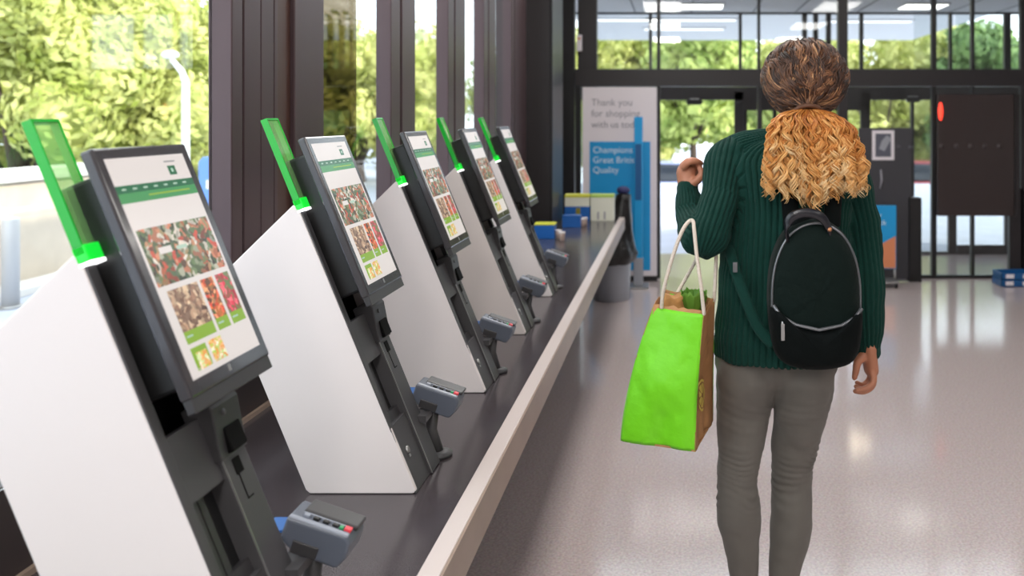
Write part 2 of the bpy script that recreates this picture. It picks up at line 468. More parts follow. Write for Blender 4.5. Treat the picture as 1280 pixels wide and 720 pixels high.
MB().tube([(0, 0, 0), (0, 0, 1.93), (-.04, 0, 2.05), (-.16, 0, 2.2)], [.05, .042, .036, .03], 10).build('pole', whp, t)
MB().ball((-.18, 0, 2.26), (.10, .07, .05)).build('lamp_head', whp, t)

# ---------------------------------------------------------------- trees
def leaf_mat(name, c1, c2):
    m = bpy.data.materials.new(name); m.use_nodes = True
    n = m.node_tree; b = n.nodes['Principled BSDF']
    b.inputs['Roughness'].default_value = .6
    tc = n.nodes.new('ShaderNodeTexCoord'); t = n.nodes.new('ShaderNodeTexNoise'); t.inputs['Scale'].default_value = 2.2; t.inputs['Detail'].default_value = 4
    r = n.nodes.new('ShaderNodeValToRGB'); r.color_ramp.elements[0].position = .35; r.color_ramp.elements[1].position = .65
    r.color_ramp.elements[0].color = c1; r.color_ramp.elements[1].color = c2
    n.links.new(tc.outputs['Object'], t.inputs[0]); n.links.new(t.outputs[0], r.inputs[0]); n.links.new(r.outputs[0], b.inputs['Base Color'])
    tl = n.nodes.new('ShaderNodeBsdfTranslucent'); n.links.new(r.outputs[0], tl.inputs[0])
    mx = n.nodes.new('ShaderNodeMixShader'); mx.inputs[0].default_value = .35
    n.links.new(b.outputs[0], mx.inputs[1]); n.links.new(tl.outputs[0], mx.inputs[2])
    n.links.new(mx.outputs[0], n.nodes['Material Output'].inputs[0])
    return m
LM = [leaf_mat('yellow_green_leaves', col(148, 160, 66), col(226, 226, 150)),
      leaf_mat('mid_green_leaves', col(126, 150, 66), col(206, 218, 130)),
      leaf_mat('deep_green_leaves', col(84, 116, 66), col(150, 180, 110))]
def tree_meshes(seed, kind, h=4.2, r=2.2, trunk_h=.9, nl=5200, leaf=.15):
    rnd = random.Random(seed); rs = np.random.RandomState(seed)
    blobs = []
    for _ in range(22):
        a = rnd.uniform(0, 6.28); q = r * math.sqrt(rnd.random()) * .72
        z = trunk_h + (h - trunk_h) * rnd.uniform(.12, .86)
        br = r * rnd.uniform(.28, .46)
        blobs.append((q * math.cos(a), q * math.sin(a), min(z, h - br * .8), br))
    core = MB()
    V = []
    for bx, by, bz, br in blobs:
        core.ball((bx, by, bz), br * .72, 0, 10, 7)
        k = int(nl / 22)
        d = rs.normal(size=(k, 3)); d /= np.linalg.norm(d, axis=1)[:, None]
        p = np.array([bx, by, bz]) + d * br * rs.uniform(.75, 1.12, (k, 1))
        u = np.cross(d, rs.normal(size=(k, 3))); u /= np.linalg.norm(u, axis=1)[:, None]
        nn = d + rs.normal(size=(k, 3)) * .45
        w = np.cross(nn, u); w /= np.linalg.norm(w, axis=1)[:, None]
        s = leaf * rs.uniform(.6, 1.3, (k, 1))
        V.append(np.stack([p - u * s, p - w * s * .5, p + u * s, p + w * s * .5], 1).reshape(-1, 3))
    V = np.concatenate(V)
    core.add(V.tolist(), [(i, i + 1, i + 2, i + 3) for i in range(0, len(V), 4)])
    tr = MB(); tr.tube([(0, 0, 0), (.03, .02, trunk_h), (0, 0, trunk_h + (h - trunk_h) * .5)], [.14, .10, .05], 8)
    for k in range(4):
        a = k * 1.7 + seed; tr.tube([(.02, .02, trunk_h * .95), (math.cos(a) * r * .5, math.sin(a) * r * .5, trunk_h + (h - trunk_h) * .5)], [.06, .03], 6)
    return core, tr
TREES = []
def tree(x, y, h, r, kind, seed, label, th=.9, nl=5200, leaf=.15, s=1):
    low = y > 21 and x > -3.6
    if low: h -= LOW - .85; th -= LOW * .6
    t = empty('tree', (x, y, LOW if low else -.02), label, 'tree', None)
    c, k = tree_meshes(seed, kind, h, r, th, nl, leaf)
    c.build('foliage', LM[kind], t); k.build('trunk', M['bark'], t)
    t.rotation_euler = (0, 0, seed * .7)
    return t
tree(wx(20, 13), 13.0, 3.95, 1.75, 0, 1, 'bushy yellow-green tree behind the wall, leftmost through the first window', .3, 15000, .085)
tree(wx(150, 14), 14.2, 3.55, 1.7, 0, 2, 'bushy yellow-green tree behind the first kiosk screen', .3, 15000, .085)
tree(wx(225, 17), 17.0, 3.7, 1.8, 0, 3, 'green tree behind the pale lamp post', .3, 11000, .10)
tree(wx(80, 18), 19.5, 4.5, 2.0, 1, 4, 'mid green tree set back between the yellow-green ones', .4, 8000, .12)
tree(wx(330, 19), 19.0, 4.0, 2.0, 0, 5, 'yellow-green tree past the lamp post, behind the bronze column', .4, 7000, .11)
tree(wx(440, 20), 20.5, 3.7, 1.9, 0, 6, 'yellow-green tree seen through the slit behind the second kiosk', .4, 7000, .11)
tree(wx(520, 26), 26, 3.0, 1.6, 1, 7, 'small green tree seen through the slit behind the third kiosk', .4, 3600, .16)
bk = [(720, 27, 3.6, 2.1, 0, 'above the poster board'), (800, 29, 3.9, 2.3, 0, 'right of the blue post'), (868, 25, 3.6, 1.7, 1, 'in the open doorway with a bare trunk'),
      (935, 30, 4.0, 2.4, 1, 'left of the woman\'s head'), (1010, 29, 3.9, 2.3, 0, 'hidden behind the woman\'s hair'), (1100, 28, 3.8, 2.3, 0, 'above the notice board'),
      (1165, 30, 4.0, 2.3, 0, 'beside the pale flagpole strip'), (1225, 27, 3.6, 1.9, 2, 'above the dark screen, deeper green'), (1300, 30, 4.0, 2.4, 1, 'at the far right of the entrance'), (655, 30, 3.8, 2.2, 1, 'behind the black column')]
for k, (px, dd, h, r, kd, where) in enumerate(bk):
    tree(wx(px, dd), dd, h, r, kd, 20 + k, 'roadside tree ' + where, 1.25 if kd == 1 and px == 868 else .3, 7000, .14)
# cars
def car(px, d, c, rot, label):
    t = empty('car', (wx(px, d), d, LOW), label, 'car'); t.rotation_euler = (0, 0, rot)
    body = mat('car_paint', c, .25, .2, coat=.5)
    g = MB().prism([(-2.05, .25), (2.0, .25), (2.08, .6), (1.95, .82), (1.1, .93), (-1.75, .95), (-2.1, .75)], -.85, .85); g.build('body', body, t, bevel=.06)
    g = MB().prism([(-1.7, .94), (1.1, .92), (.45, 1.38), (-1.05, 1.42)], -.74, .74); g.build('cabin', M['carglass'], t, bevel=.05)
    g = MB().prism([(-1.12, 1.40), (.5, 1.37), (.42, 1.43), (-1.0, 1.46)], -.7, .7); g.build('roof', body, t, bevel=.02)
    for sx in (-1.3, 1.3):
        for sy in (-.85, .85):
            g = MB(); g.tube([(sx, sy - .1, .31), (sx, sy + .1, .31)], .31, 20, M['tyre']); g.tube([(sx, sy - .105, .31), (sx, sy + .105, .31)], .18, 14, M['steel'])
            g.build('wheel', None, t)
    return t
car(838, 23.5, col(150, 160, 196), .08, 'grey blue car parked beyond the open doorway')
car(1160, 23.6, col(150, 60, 70), .1, 'dark red car beyond the doors beside the notice board')
t = empty('road_barrier', (wx(262, 12), 12.6, -.02), 'low blue plastic barrier outside, just past the first kiosk screen', 'barrier')
MB().prism([(-.5, 0), (.5, 0), (.5, .12), (.42, .2), (.42, .88), (.36, .95), (-.36, .95), (-.42, .88), (-.42, .2), (-.5, .12)], -.12, .12).build('shell', mat('blue_barrier_plastic', col(90, 130, 200), .5), t, bevel=.02)
MB().box((-.3, -.125, .5), (.3, -.121, .62)).build('reflective_band', M['paper'], t)

# ================================================================ COUNTER
t = empty('counter', (0, 0, 0), 'long dark laminate counter with pale front edge carrying the kiosks', 'counter')
g = MB(); pl = [(FX + .002, -1.0), (-.452, -1.0), (-.452, 7.0), (-.884, 7.0), (-.884, 6.32), (FX + .002, 6.32)]
g.add([(a, b_, .625) for a, b_ in pl] + [(a, b_, .70) for a, b_ in pl], [(5, 4, 3, 2, 1, 0), (6, 7, 8, 9, 10, 11)] + [(i, (i + 1) % 6, (i + 1) % 6 + 6, i + 6) for i in range(6)]); g.build('worktop', M['counter'], t)
MB().box((-.452, -1.0, .625), (-.412, 7.0, .701)).build('edge_trim', M['trim_top'], t, bevel=.002)
g = MB().box((-.412, -1.0, .612), (-.407, 7.0, .699)); g.build('front_edge', M['trim_face'], t)
for y in (-.6, 1.4, 3.4, 5.4, 6.7):
    MB().box((FX + .01, y, 0), (FX + .05, y + .06, .625)).box((FX + .05, y, .57), (-.6, y + .05, .625)).build('bracket', M['dframe'], t)
MB().box((FX + .002, -1.0, .70), (FX + .012, 6.32, .712)).build('back_trim', M['trim_face'], t)

# ================================================================ KIOSKS
LV = (-.3765, .9264); NV = (.9264, .3765)
def KB(s, w, n_):
    """kiosk coordinates: s up along the leaning front, w away from the camera, n out of the front"""
    return (s * LV[0] + n_ * NV[0], w, s * LV[1] + n_ * NV[1])
KW = .180
# photo-like procedural picture for one tile of the screen
def pic_mat(name, cols, scale, seed, estr=.55):
    m = bpy.data.materials.new(name); m.use_nodes = True
    n = m.node_tree; b = n.nodes['Principled BSDF']
    tc = n.nodes.new('ShaderNodeTexCoord'); mp = n.nodes.new('ShaderNodeMapping'); mp.inputs['Location'].default_value = (seed, seed * 2, seed * 3)
    ds = n.nodes.new('ShaderNodeTexNoise'); ds.inputs['Scale'].default_value = scale * .6
    ad = n.nodes.new('ShaderNodeMixRGB'); ad.blend_type = 'ADD'; ad.inputs[0].default_value = .03
    v = n.nodes.new('ShaderNodeTexVoronoi'); v.inputs['Scale'].default_value = scale * 1.5
    sx = n.nodes.new('ShaderNodeSeparateColor')
    r = n.nodes.new('ShaderNodeValToRGB'); r.color_ramp.interpolation = 'CONSTANT'
    while len(r.color_ramp.elements) < len(cols): r.color_ramp.elements.new(.5)
    for i, c in enumerate(cols):
        r.color_ramp.elements[i].position = i / len(cols); r.color_ramp.elements[i].color = c
    r.color_ramp.interpolation = 'LINEAR'
    n.links.new(tc.outputs['Object'], mp.inputs[0]); n.links.new(mp.outputs[0], ds.inputs[0]); n.links.new(mp.outputs[0], ad.inputs[1]); n.links.new(ds.outputs['Color'], ad.inputs[2])
    n.links.new(ad.outputs[0], v.inputs[0]); n.links.new(v.outputs['Color'], sx.inputs[0]); n.links.new(sx.outputs[0], r.inputs[0])
    n.links.new(r.outputs[0], b.inputs['Base Color']); n.links.new(r.outputs[0], b.inputs['Emission Color'])
    b.inputs['Emission Strength'].default_value = estr * .7; b.inputs['Roughness'].default_value = .25
    return m
def scr(name, c, e=.5):
    return mat(name, (c[0] * .3, c[1] * .3, c[2] * .3, 1), .22, emit=c, estr=e)
SM = dict(
    bg=scr('screen_white', col(232, 224, 220), .60), dk=scr('screen_dark_green', col(24, 112, 70)), gr=scr('screen_green', col(70, 160, 92)),
    lm=scr('screen_lime', col(150, 190, 62)), tx=scr('screen_text', col(190, 220, 200)), tg=scr('screen_grey_text', col(160, 160, 160)),
    p1=pic_mat('screen_vegetable_photo', [col(24, 40, 24), col(180, 70, 52), col(84, 106, 66), col(206, 196, 184), col(40, 62, 36), col(104, 122, 84), col(190, 120, 90), col(30, 38, 26), col(70, 84, 54)], 75, 1),
    p2=pic_mat('screen_mushroom_photo', [col(60, 40, 34), col(150, 112, 90), col(206, 182, 150), col(96, 66, 52), col(120, 96, 80)], 90, 2),
    p3=pic_mat('screen_carrot_photo', [col(214, 104, 50), col(60, 88, 48), col(206, 66, 44), col(226, 160, 110), col(92, 60, 40)], 90, 3),
    p4=pic_mat('screen_radish_photo', [col(196, 46, 66), col(222, 110, 120), col(150, 36, 50), col(96, 110, 70)], 90, 4),
    p5=pic_mat('screen_fruit_photo', [col(226, 170, 110), col(150, 190, 70), col(232, 222, 200), col(206, 140, 70)], 110, 5))
beacon = bpy.data.materials.new('green_acrylic'); beacon.use_nodes = True
n = beacon.node_tree; n.nodes.clear()
out = n.nodes.new('ShaderNodeOutputMaterial')
tr = n.nodes.new('ShaderNodeBsdfTransparent'); tr.inputs[0].default_value = (.86, .95, .80, 1)
pb = n.nodes.new('ShaderNodeBsdfPrincipled'); pb.inputs['Base Color'].default_value = col(140, 200, 120); pb.inputs['Roughness'].default_value = .15
pb.inputs['Emission Color'].default_value = col(104, 150, 84); pb.inputs['Emission Strength'].default_value = .22
mx = n.nodes.new('ShaderNodeMixShader'); mx.inputs[0].default_value = .42
n.links.new(tr.outputs[0], mx.inputs[1]); n.links.new(pb.outputs[0], mx.inputs[2]); n.links.new(mx.outputs[0], out.inputs[0])
M['beacon_edge'] = mat('lit_green_edge', col(20, 150, 40), .2, emit=col(28, 190, 60), estr=.16)
M['beacon_glow'] = mat('lit_green_base', col(20, 150, 40), .2, emit=col(20, 235, 60), estr=.8)
M['led'] = mat('white_led_line', (1, 1, 1, 1), .3, emit=(1, 1, 1, 1), estr=1.8)

def make_kiosk(loc, label):
    root = empty('self_checkout_kiosk', loc, label, 'checkout kiosk', 'checkout kiosks on the counter')
    poly = [(0, .006), (-.006, 0), (-.225, 0), (-.234, .008), (-.416, .448), (-.414, .462), (-.262, .611), (-.253, .613)]
    for w0, w1 in ((0, .012), (KW - .012, KW)):
        MB().prism(poly, w0, w1).build('side_panel', M['white'], root, bevel=.0025)
    MB().prism([(-.216, .003), (-.234, .012), (-.412, .455), (-.262, .606), (-.262 + .01, .595), (-.395, .455), (-.222, .03), (-.21, .02)], .012, KW - .012).build('back_cover', M['white'], root)
    core = MB().prism([(-.06, .003), (-.21, .003), (-.39, .45), (-.27, .58), (-.255, .56)], .014, KW - .014); core.build('chassis', M['void'], root)
    # front frame: rails and plates
    g = MB()
    for s0, s1, w0, w1, n0, n1 in ((0, .668, .0004, .020, -.0025, .0010), (.372, .668, KW - .022, KW, -.012, .0005), (.655, .668, .02, KW - .022, -.012, .0),
                                   (.290, .388, .019, .105, -.02, .0005), (0, .150, .019, .105, -.03, .0005)):
        g.box((s0, w0, n0), (s1, w1, n1), basis=KB)
    g.build('front_frame', M['grey'], root, bevel=.0015)
    sl = MB().box((.15, .020, -.028), (.292, .105, -.024), M['black'], KB).box((.15, .022, -.024), (.292, .040, -.008), M['dgrey'], KB)
    sl.box((.15, .052, -.024), (.292, .066, -.014), M['dgrey'], KB)
    sl.box((.15, .022, -.024), (.172, .104, -.010), M['dgrey'], KB)
    sl.build('receipt_slot', None, root)
    MB().box((.388, .02, -.045), (.655, KW - .022, -.04), basis=KB).build('recess_back', M['void'], root)
    # lock on the bottom plate
    g = MB(); g.tube([KB(.085, .040, 0), KB(.085, .040, .004)], .008, 14, M['steel']); g.box((.068, .036, 0), (.074, .044, .003), M['steel'], KB)
    g.build('lock', None, root)
    MB().box((.1475, .02, .0006), (.1485, .104, .0011), basis=KB).build('seam_line', M['black'], root)
    # second column with the scanner head
    c = MB().box((0, .104, -.03), (.33, .172, .006), basis=KB).build('scanner_column', M['grey'], root, bevel=.002)
    MB().box((.0, .1035, .0055), (.33, .1055, .0075), basis=KB).build('edge_highlight', M['steel'], c)  # pale steel strip stands in for light catching the column's edge
    g = MB(); q = [(.315, -.02), (.315, .010), (.335, .013), (.392, .024), (.402, .021), (.406, -.02)]
    pr = [(a, b_) for a, b_ in q]
    vs = [KB(a, .098, b_) for a, b_ in pr] + [KB(a, .174, b_) for a, b_ in pr]; k = len(pr)
    g.add(vs, [tuple(range(k)), tuple(range(2*k-1, k-1, -1))] + [(i, i + k, (i + 1) % k + k, (i + 1) % k) for i in range(k)])
    h = g.build('scanner_head', M['dgrey'], root, bevel=.002)
    MB().box((.320, .118, .0), (.358, .162, .0195), basis=KB).build('scanner_window', M['void'], h, bevel=.002)
    MB().tube([KB(.380, .126, .018), KB(.380, .126, .0235)], .005, 12).build('button', M['grey'], h)
    MB().box((.285, .126, .0055), (.309, .146, .0072), basis=KB).build('card_slot', M['void'], c)
    MB().box((.245, .130, .0055), (.285, .1315, .007), basis=KB).box((.245, .130, .0055), (.247, .146, .007), basis=KB).build('groove', M['void'], c)
    # monitor
    m_ = MB().box((.425, 0, .048), (.790, .227, .066), basis=KB).build('monitor', M['bezel'], root, bevel=.004, seg=3)
    MB().box((.405, .002, .050), (.427, .225, .0635), basis=KB).build('lower_lip', M['dgrey'], m_, bevel=.002)
    MB().box((.44, .03, -.02), (.76, .165, .049), basis=KB).build('mount', M['black'], root, bevel=.006)
    MB().box((.434, .105, .066), (.444, .112, .0664), basis=KB).build('maker_mark', M['steel'], m_)
    # screen content: u near->far, v top->bottom
    S0, S1, W0, W1 = .447, .773, .017, .208
    def tile(g, u0, u1, v0, v1, lift, m):
        g.box((S1 - v1 * (S1 - S0), W0 + u0 * (W1 - W0), .066), (S1 - v0 * (S1 - S0), W0 + u1 * (W1 - W0), .0662 + lift), m, KB)
    g = MB(); tile(g, 0, 1, 0, 1, 0, SM['bg'])
    L = .00015
    tile(g, 0, 1, .125, .16, L, SM['dk']); tile(g, 0, 1, .16, .205, L, SM['gr']); tile(g, .35, .9, .175, .183, 2 * L, SM['lm'])
    tile(g, .72, .82, .055, .10, L, SM['dk']); tile(g, .70, .85, .03, .037, L, SM['tg'])
    tile(g, .755, .785, .068, .086, 2 * L, SM['tx'])
    for k in range(7): tile(g, .06 + k * .13, .11 + k * .13, .139, .147, 2 * L, SM['tx'])
    tile(g, .03, .97, .325, .585, L, SM['p1'])
    tile(g, .20, .36, .42, .45, 2 * L, SM['bg']); tile(g, .42, .56, .43, .447, 2 * L, SM['tx'])
    for u0, u1, pm in ((.10, .50, 'p2'), (.54, .72, 'p3'), (.76, .96, 'p4')):
        tile(g, u0, u1, .61, .80, L, SM[pm]); tile(g, u0, u1, .80, .855, L, SM['lm']); tile(g, u0 + .02, u0 + .1, .82, .828, 2 * L, SM['tx'])
    tile(g, .10, .30, .875, .975, L, SM['lm']); tile(g, .14, .28, .90, .975, 2 * L, SM['p5']); tile(g, .34, .52, .875, .975, L, SM['p5'])
    tile(g, .10, .50, .965, .99, L, SM['bg'])
    g.build('screen', None, m_)
    # beacon
    MB().box((.662, .003, -.006), (.853, .053, .004), basis=KB).build('beacon', beacon, root)
    bl = bpy.data.objects[-1] if False else None
    g = MB()
    g.box((.662, .000, -.008), (.857, .003, .006), basis=KB); g.box((.853, .003, -.008), (.857, .053, .006), basis=KB); g.box((.662, .0535, -.008), (.857, .055, .006), basis=KB)
    g.build('beacon_edge', M['beacon_edge'], root)
    MB().box((.650, 0, -.010), (.674, .056, .009), basis=KB).build('beacon_base', M['beacon_glow'], root, bevel=.002)
    MB().box((.645, 0, -.009), (.6505, .060, .010), basis=KB).build('beacon_light_line', M['led'], root, bevel=.001)
    # card terminal on its stand
    a = math.radians(-19)
    def TB(x, w, z):   # terminal coordinates
        return (-.055 + x * math.cos(a) - z * math.sin(a) * -1 * -1, .185 + w, .176 + x * math.sin(a) + z * math.cos(a))
    tm = MB().prism([(0, 0), (.098, .002), (.108, -.008), (.108, -.032), (.098, -.052), (.03, -.05), (.0, -.036)], 0, .066, None, lambda x, w, z: TB(x, w, z)).build('card_terminal', M['slate'], root, bevel=.005, seg=3)
    MB().box((.002, .002, -.014), (.100, .012, .003), basis=TB).build('pale_ridge', M['slate_l'], tm, bevel=.002)
    MB().box((.016, .028, -.002), (.106, .068, .0065), basis=TB).build('hood', M['dgrey'], tm, bevel=.003)
    for k in range(4):
        MB().box((.020 + k * .016, .016, .000), (.030 + k * .016, .023, .005), basis=TB).build('key', M['black'] if k else M['slate_l'], tm, bevel=.001)
    MB().box((.018, .0235, .0), (.088, .0262, .0045), basis=TB).build('key_strip', M['slate_l'], tm)
    MB().box((.088, .014, .000), (.099, .024, .0062), basis=TB).build('red_key', mat('red_key', col(226, 70, 80), .4) if 'rk' not in M else M['rk'], tm, bevel=.001)
    MB().box((.080, .014, .000), (.0865, .022, .0055), basis=TB).build('green_key', mat('green_key', col(50, 150, 96), .4), tm, bevel=.001)
    MB().box((.022, -.003, -.048), (.064, .0005, -.028), basis=TB).build('side_plate', M['dgrey'], tm, bevel=.002)
    g = MB(); g.tube([(-.012, .215, .0), (-.028, .215, .06), (-.02, .215, .135)], [.016, .014, .014], 12); g.lathe([(.034, 0), (.034, .006), (.016, .012)], 20, c=(-.012, .215, 0))
    g.box((-.075, .145, .10), (-.02, .20, .115))
    g.build('terminal_stand', M['grey'], root)
    MB().box((-.095, .19, .150), (-.058, .235, .154)).build('blue_sticker', mat('blue_sticker', col(20, 90, 160), .4), root)
    return root
KLAB = ['white and charcoal self-checkout kiosk nearest the camera, screen fully in view', 'second self-checkout kiosk from the camera, in front of the bronze window column',
        'third self-checkout kiosk from the camera, middle of the row', 'fourth self-checkout kiosk from the camera, second to last in the row', 'farthest self-checkout kiosk, beside the black column']
KD = [1.183, 1.865, 2.547, 3.229, 3.911]
k0 = make_kiosk((-.551, KD[0], .701), KLAB[0])
for i in range(1, 5):
    c = copy_tree(k0, None, (-.551, KD[i], .701)); c['label'] = KLAB[i]

# ================================================================ THINGS ON THE FAR COUNTER
def leaflet_box(x, y, w, h, dp, cols, label, cat='box', name='leaflet_box'):
    t = empty(name, (x, y, .7015), label, cat)
    MB().box((0, 0, 0), (w, dp, h * .55)).build('lower_band', cols[0], t)
    MB().box((0, 0, h * .55), (w, dp, h * .9)).build('upper_band', cols[1], t)
    MB().box((-.002, -.002, h * .9), (w + .002, dp + .002, h)).build('rim', cols[2], t)
    return t
blu = mat('deep_blue_card', col(24, 96, 176), .4); yel = mat('yellow_card', col(206, 206, 70), .5); cream = mat('cream_card', col(222, 222, 206), .5)
grn = mat('lime_card', col(176, 206, 96), .5)
b1 = leaflet_box(wx(706, 6.75), 6.75, .19, .20, .12, (blu, cream, yel), 'blue and white carton with yellow rim at the counter\'s far end')
MB().box((.085, -.002, .01), (.12, 0, .10)).build('gold_stripe', mat('olive_gold', col(140, 130, 40), .5), b1)
b2 = leaflet_box(wx(738.5, 6.75), 6.75, .175, .20, .12, (cream, cream, grn), 'cream leaflet box with lime rim at the counter\'s far end')
for x in (.05, .10): MB().box((x, -.002, .01), (x + .012, 0, .07)).build('grey_mark', M['text_g'], b2)
b3 = leaflet_box(wx(668, 5.75), 5.75, .13, .10, .10, (blu, blu, yel), 'small blue carton beside the black column\'s foot')
b4 = leaflet_box(wx(703, 6.35), 6.35, .13, .085, .08, (blu, blu, blu), 'flat blue block standing in for the reflection of the yellow-rimmed carton')  # solid block in place of the carton's reflection on the worktop
pk = mat('pale_pink_cup', col(226, 200, 186), .5)
cup = None
for k, (px, dd) in enumerate(((698, 5.78), (702.5, 5.68), (728, 6.42), (731, 6.5))):
    p = (wx(px, dd), dd, .7005)
    if cup is None:
        cup = empty('sample_pot', p, 'pale sample pot beside a blue carton on the counter', 'pot', 'pale sample pots beside the blue cartons')
        MB().lathe([(.016, 0), (.020, .045), (.021, .048)], 16).build('pot', pk, cup)
        MB().lathe([(.022, .048), (.022, .056), (.014, .058)], 16).build('lid', M['white'], cup)
    else: copy_tree(cup, None, p)['label'] = ('x', 'pale sample pot nearest the camera beside the small blue carton', 'pale sample pot by the flat blue reflection block, nearer one', 'pale sample pot by the flat blue reflection block, farther one')[k]

# ================================================================ BIN, SIGN, POSTS, TROLLEY
bx_ = wx(764, 7.25)
t = empty('waste_bin', (bx_, 7.25, 0), 'grey round bin with black liner at the counter\'s end', 'bin')
MB().lathe([(.145, 0), (.15, .01), (.165, .34), (.16, .345), (.14, .34)], 32).build('tub', M['bin'], t)
rs = np.random.RandomState(5)
g = MB(); vs = []; seg = 40
prof = [(.172, .30), (.196, .34), (.21, .38), (.178, .44), (.155, .50), (.13, .58), (.11, .66), (.085, .74), (.065, .82), (.06, .86), (.03, .87)]
for i, (r, z) in enumerate(prof):
    for k in range(seg):
        an = 6.2832 * k / seg
        rr = r * (1 + .05 * math.sin(an * 7 + i * .8) + .03 * math.sin(an * 13 + i * 1.7))
        vs.append((rr * math.cos(an) + .10 * min(1, max(0, (z - .36) / .48)), rr * math.sin(an), z))
g.add(vs, [(i * seg + k, i * seg + (k + 1) % seg, (i + 1) * seg + (k + 1) % seg, (i + 1) * seg + k) for i in range(len(prof) - 1) for k in range(seg)] + [tuple(range((len(prof) - 1) * seg, len(prof) * seg))], None, True)
g.build('bin_liner', M['liner'], t)
MB().ball((.10, 0, .895), (.055, .05, .035)).build('knotted_top', mat('navy_cloth', col(40, 42, 90), .6), t)

sd = 8.02
def words_mesh(line, size, loc, m, parent):
    x = loc[0]
    for w_ in line.split():
        o = text_mesh('lettering', w_, size, (x, loc[1], loc[2]), m, parent)
        x += max(v.co.x for v in o.data.vertices) + size * .27
t = empty('poster_board', (wx(774, sd), sd, 0), 'tall white thank-you poster board with blue block behind the blue post', 'sign')
x0, x1 = wx(728, sd) - t.location.x, wx(821, sd) - t.location.x
zb, zt = wz(345, sd), wz(109, sd)
MB().box((x0, 0, max(.012, zb)), (x1, .05, zt)).build('panel', M['paper'], t, bevel=.004)
MB().box((x0 - .004, .004, .0), (x1 + .004, .046, max(.02, zb + .02))).build('foot', M['dframe2'], t)
bx0, bx1 = wx(737, sd) - t.location.x, wx(813, sd) - t.location.x
MB().box((bx0, -.003, wz(338, sd)), (bx1, 0, wz(177, sd))).build('blue_block', M['blue'], t)
for k, s_ in enumerate(('Thank you', 'for shopping', 'with us today')):
    words_mesh(s_, .088, (wx(739, sd) - t.location.x, -.002, wz(132 + k * 13.8, sd)), M['text_g'], t)
for k, s_ in enumerate(('Champions of', 'Great British', 'Quality')):
    words_mesh(s_, .080, (wx(741, sd) - t.location.x, -.006, wz(191 + k * 12.5, sd)), M['text_w'], t)

def post(px, d, py0, label, w=.075):
    t = empty('security_post', (wx(px, d), d, 0), label, 'post')
    h = wz(py0, d)
    MB().box((-w / 2, -.02, .02), (w / 2, .02, h)).build('panel', M['blue'], t, bevel=.006)
    MB().box((-w / 2 - .004, -.024, 0.02), (w / 2 + .004, .024, wz(322, d))).build('sleeve', M['bin'], t, bevel=.004)
    MB().box((-w / 2 + .01, -.0225, wz(250, d)), (w / 2 - .01, -.0205, wz(180, d))).build('print', mat('dark_blue_print', col(16, 84, 140), .5), t)
    MB().box((-.09, -.12, 0), (.09, .12, .02)).build('base_plate', M['steel'], t)
    return t
post(798, 7.75, 146, 'slim bright blue post standing in front of the thank-you poster')
post(697.5, 8.6, 147, 'slim blue post behind the glass left of the thank-you poster', .06)

t = empty('notice_board', (wx(1108, 8.02), 8.02, 0), 'tall dark grey free-standing board behind the woman\'s shoulder', 'board')
g = MB().box((wx(1074, 8.02) - t.location.x, 0, .02), (wx(1140, 8.02) - t.location.x, .05, wz(160, 8.02))); g.build('board', mat('charcoal_board', col(58, 57, 62), .5), t, bevel=.004)
MB().box((wx(1136, 8.02) - t.location.x, -.03, .0), (wx(1151, 8.02) - t.location.x, .08, wz(247, 8.02))).build('side_post', M['dframe2'], t, bevel=.004)
MB().box((wx(1090, 8.02) - t.location.x, -.008, wz(200, 8.02)), (wx(1117.5, 8.02) - t.location.x, -.001, wz(163, 8.02))).build('poster_frame', M['paper'], t)
MB().box((wx(1094, 8.02) - t.location.x, -.010, wz(196, 8.02)), (wx(1113.5, 8.02) - t.location.x, -.0085, wz(167, 8.02))).build('poster_picture', mat('slate_picture', col(86, 88, 100), .5), t)
MB().prism([(-.07, wz(186, 8.02)), (-.02, wz(189, 8.02)), (.045, wz(173, 8.02)), (.0, wz(169, 8.02)), (-.045, wz(176, 8.02))], -.0115, -.0105).build('poster_shape', mat('pale_picture', col(150, 152, 160), .5), t)
for k in range(5):
    MB().tube([(-.22 + k * .11, -.004, wz(184, 8.02)), (-.22 + k * .11, -.001, wz(184, 8.02))], .02, 14).build('dot', mat('grey_dot', col(78, 78, 84), .5), t) if k not in (2,) else None
g = MB(); g.tube([W(1101, 212, 8.0) - t.location, W(1102, 225, 8.0) - t.location, W(1100, 236, 8.0) - t.location], [.008, .012, .005], 8); g.build('grey_mark', M['text_g'], t)

td = 7.75
t = empty('trolley_sign', (wx(1105, td), td, 0), 'blue and orange sign panel on a small wheeled steel stand beside the dark board', 'sign')
X = lambda p: wx(p, td) - wx(1105, td)
Z = lambda p: wz(p, td)
MB().box((X(1088), 0, Z(336)), (X(1120.5), .03, Z(257))).build('panel', M['blue'], t, bevel=.004)
MB().add([(X(1089), -.002, Z(335)), (X(1119.5), -.002, Z(335)), (X(1119.5), -.002, Z(295)), (X(1089), -.002, Z(312)), (X(1089), .001, Z(335)), (X(1119.5), .001, Z(335)), (X(1119.5), .001, Z(295)), (X(1089), .001, Z(312))],
         [(0, 1, 2, 3), (4, 7, 6, 5), (0, 4, 5, 1), (1, 5, 6, 2), (2, 6, 7, 3), (3, 7, 4, 0)]).build('orange_wedge', M['orange'], t)
text_mesh('lettering', 'ity', .07, (X(1092), -.003, Z(272)), M['text_w'], t)
text_mesh('lettering', 'back', .06, (X(1092), -.003, Z(281)), M['text_w'], t)
g = MB(); g.tube([(X(1089), .015, Z(336)), (X(1089), .015, .05)], .008, 8); g.tube([(X(1119), .015, Z(336)), (X(1119), .015, .05)], .008, 8); g.box((X(1087), -.08, .045), (X(1121), .12, .06)); g.build('stand', M['steel'], t)
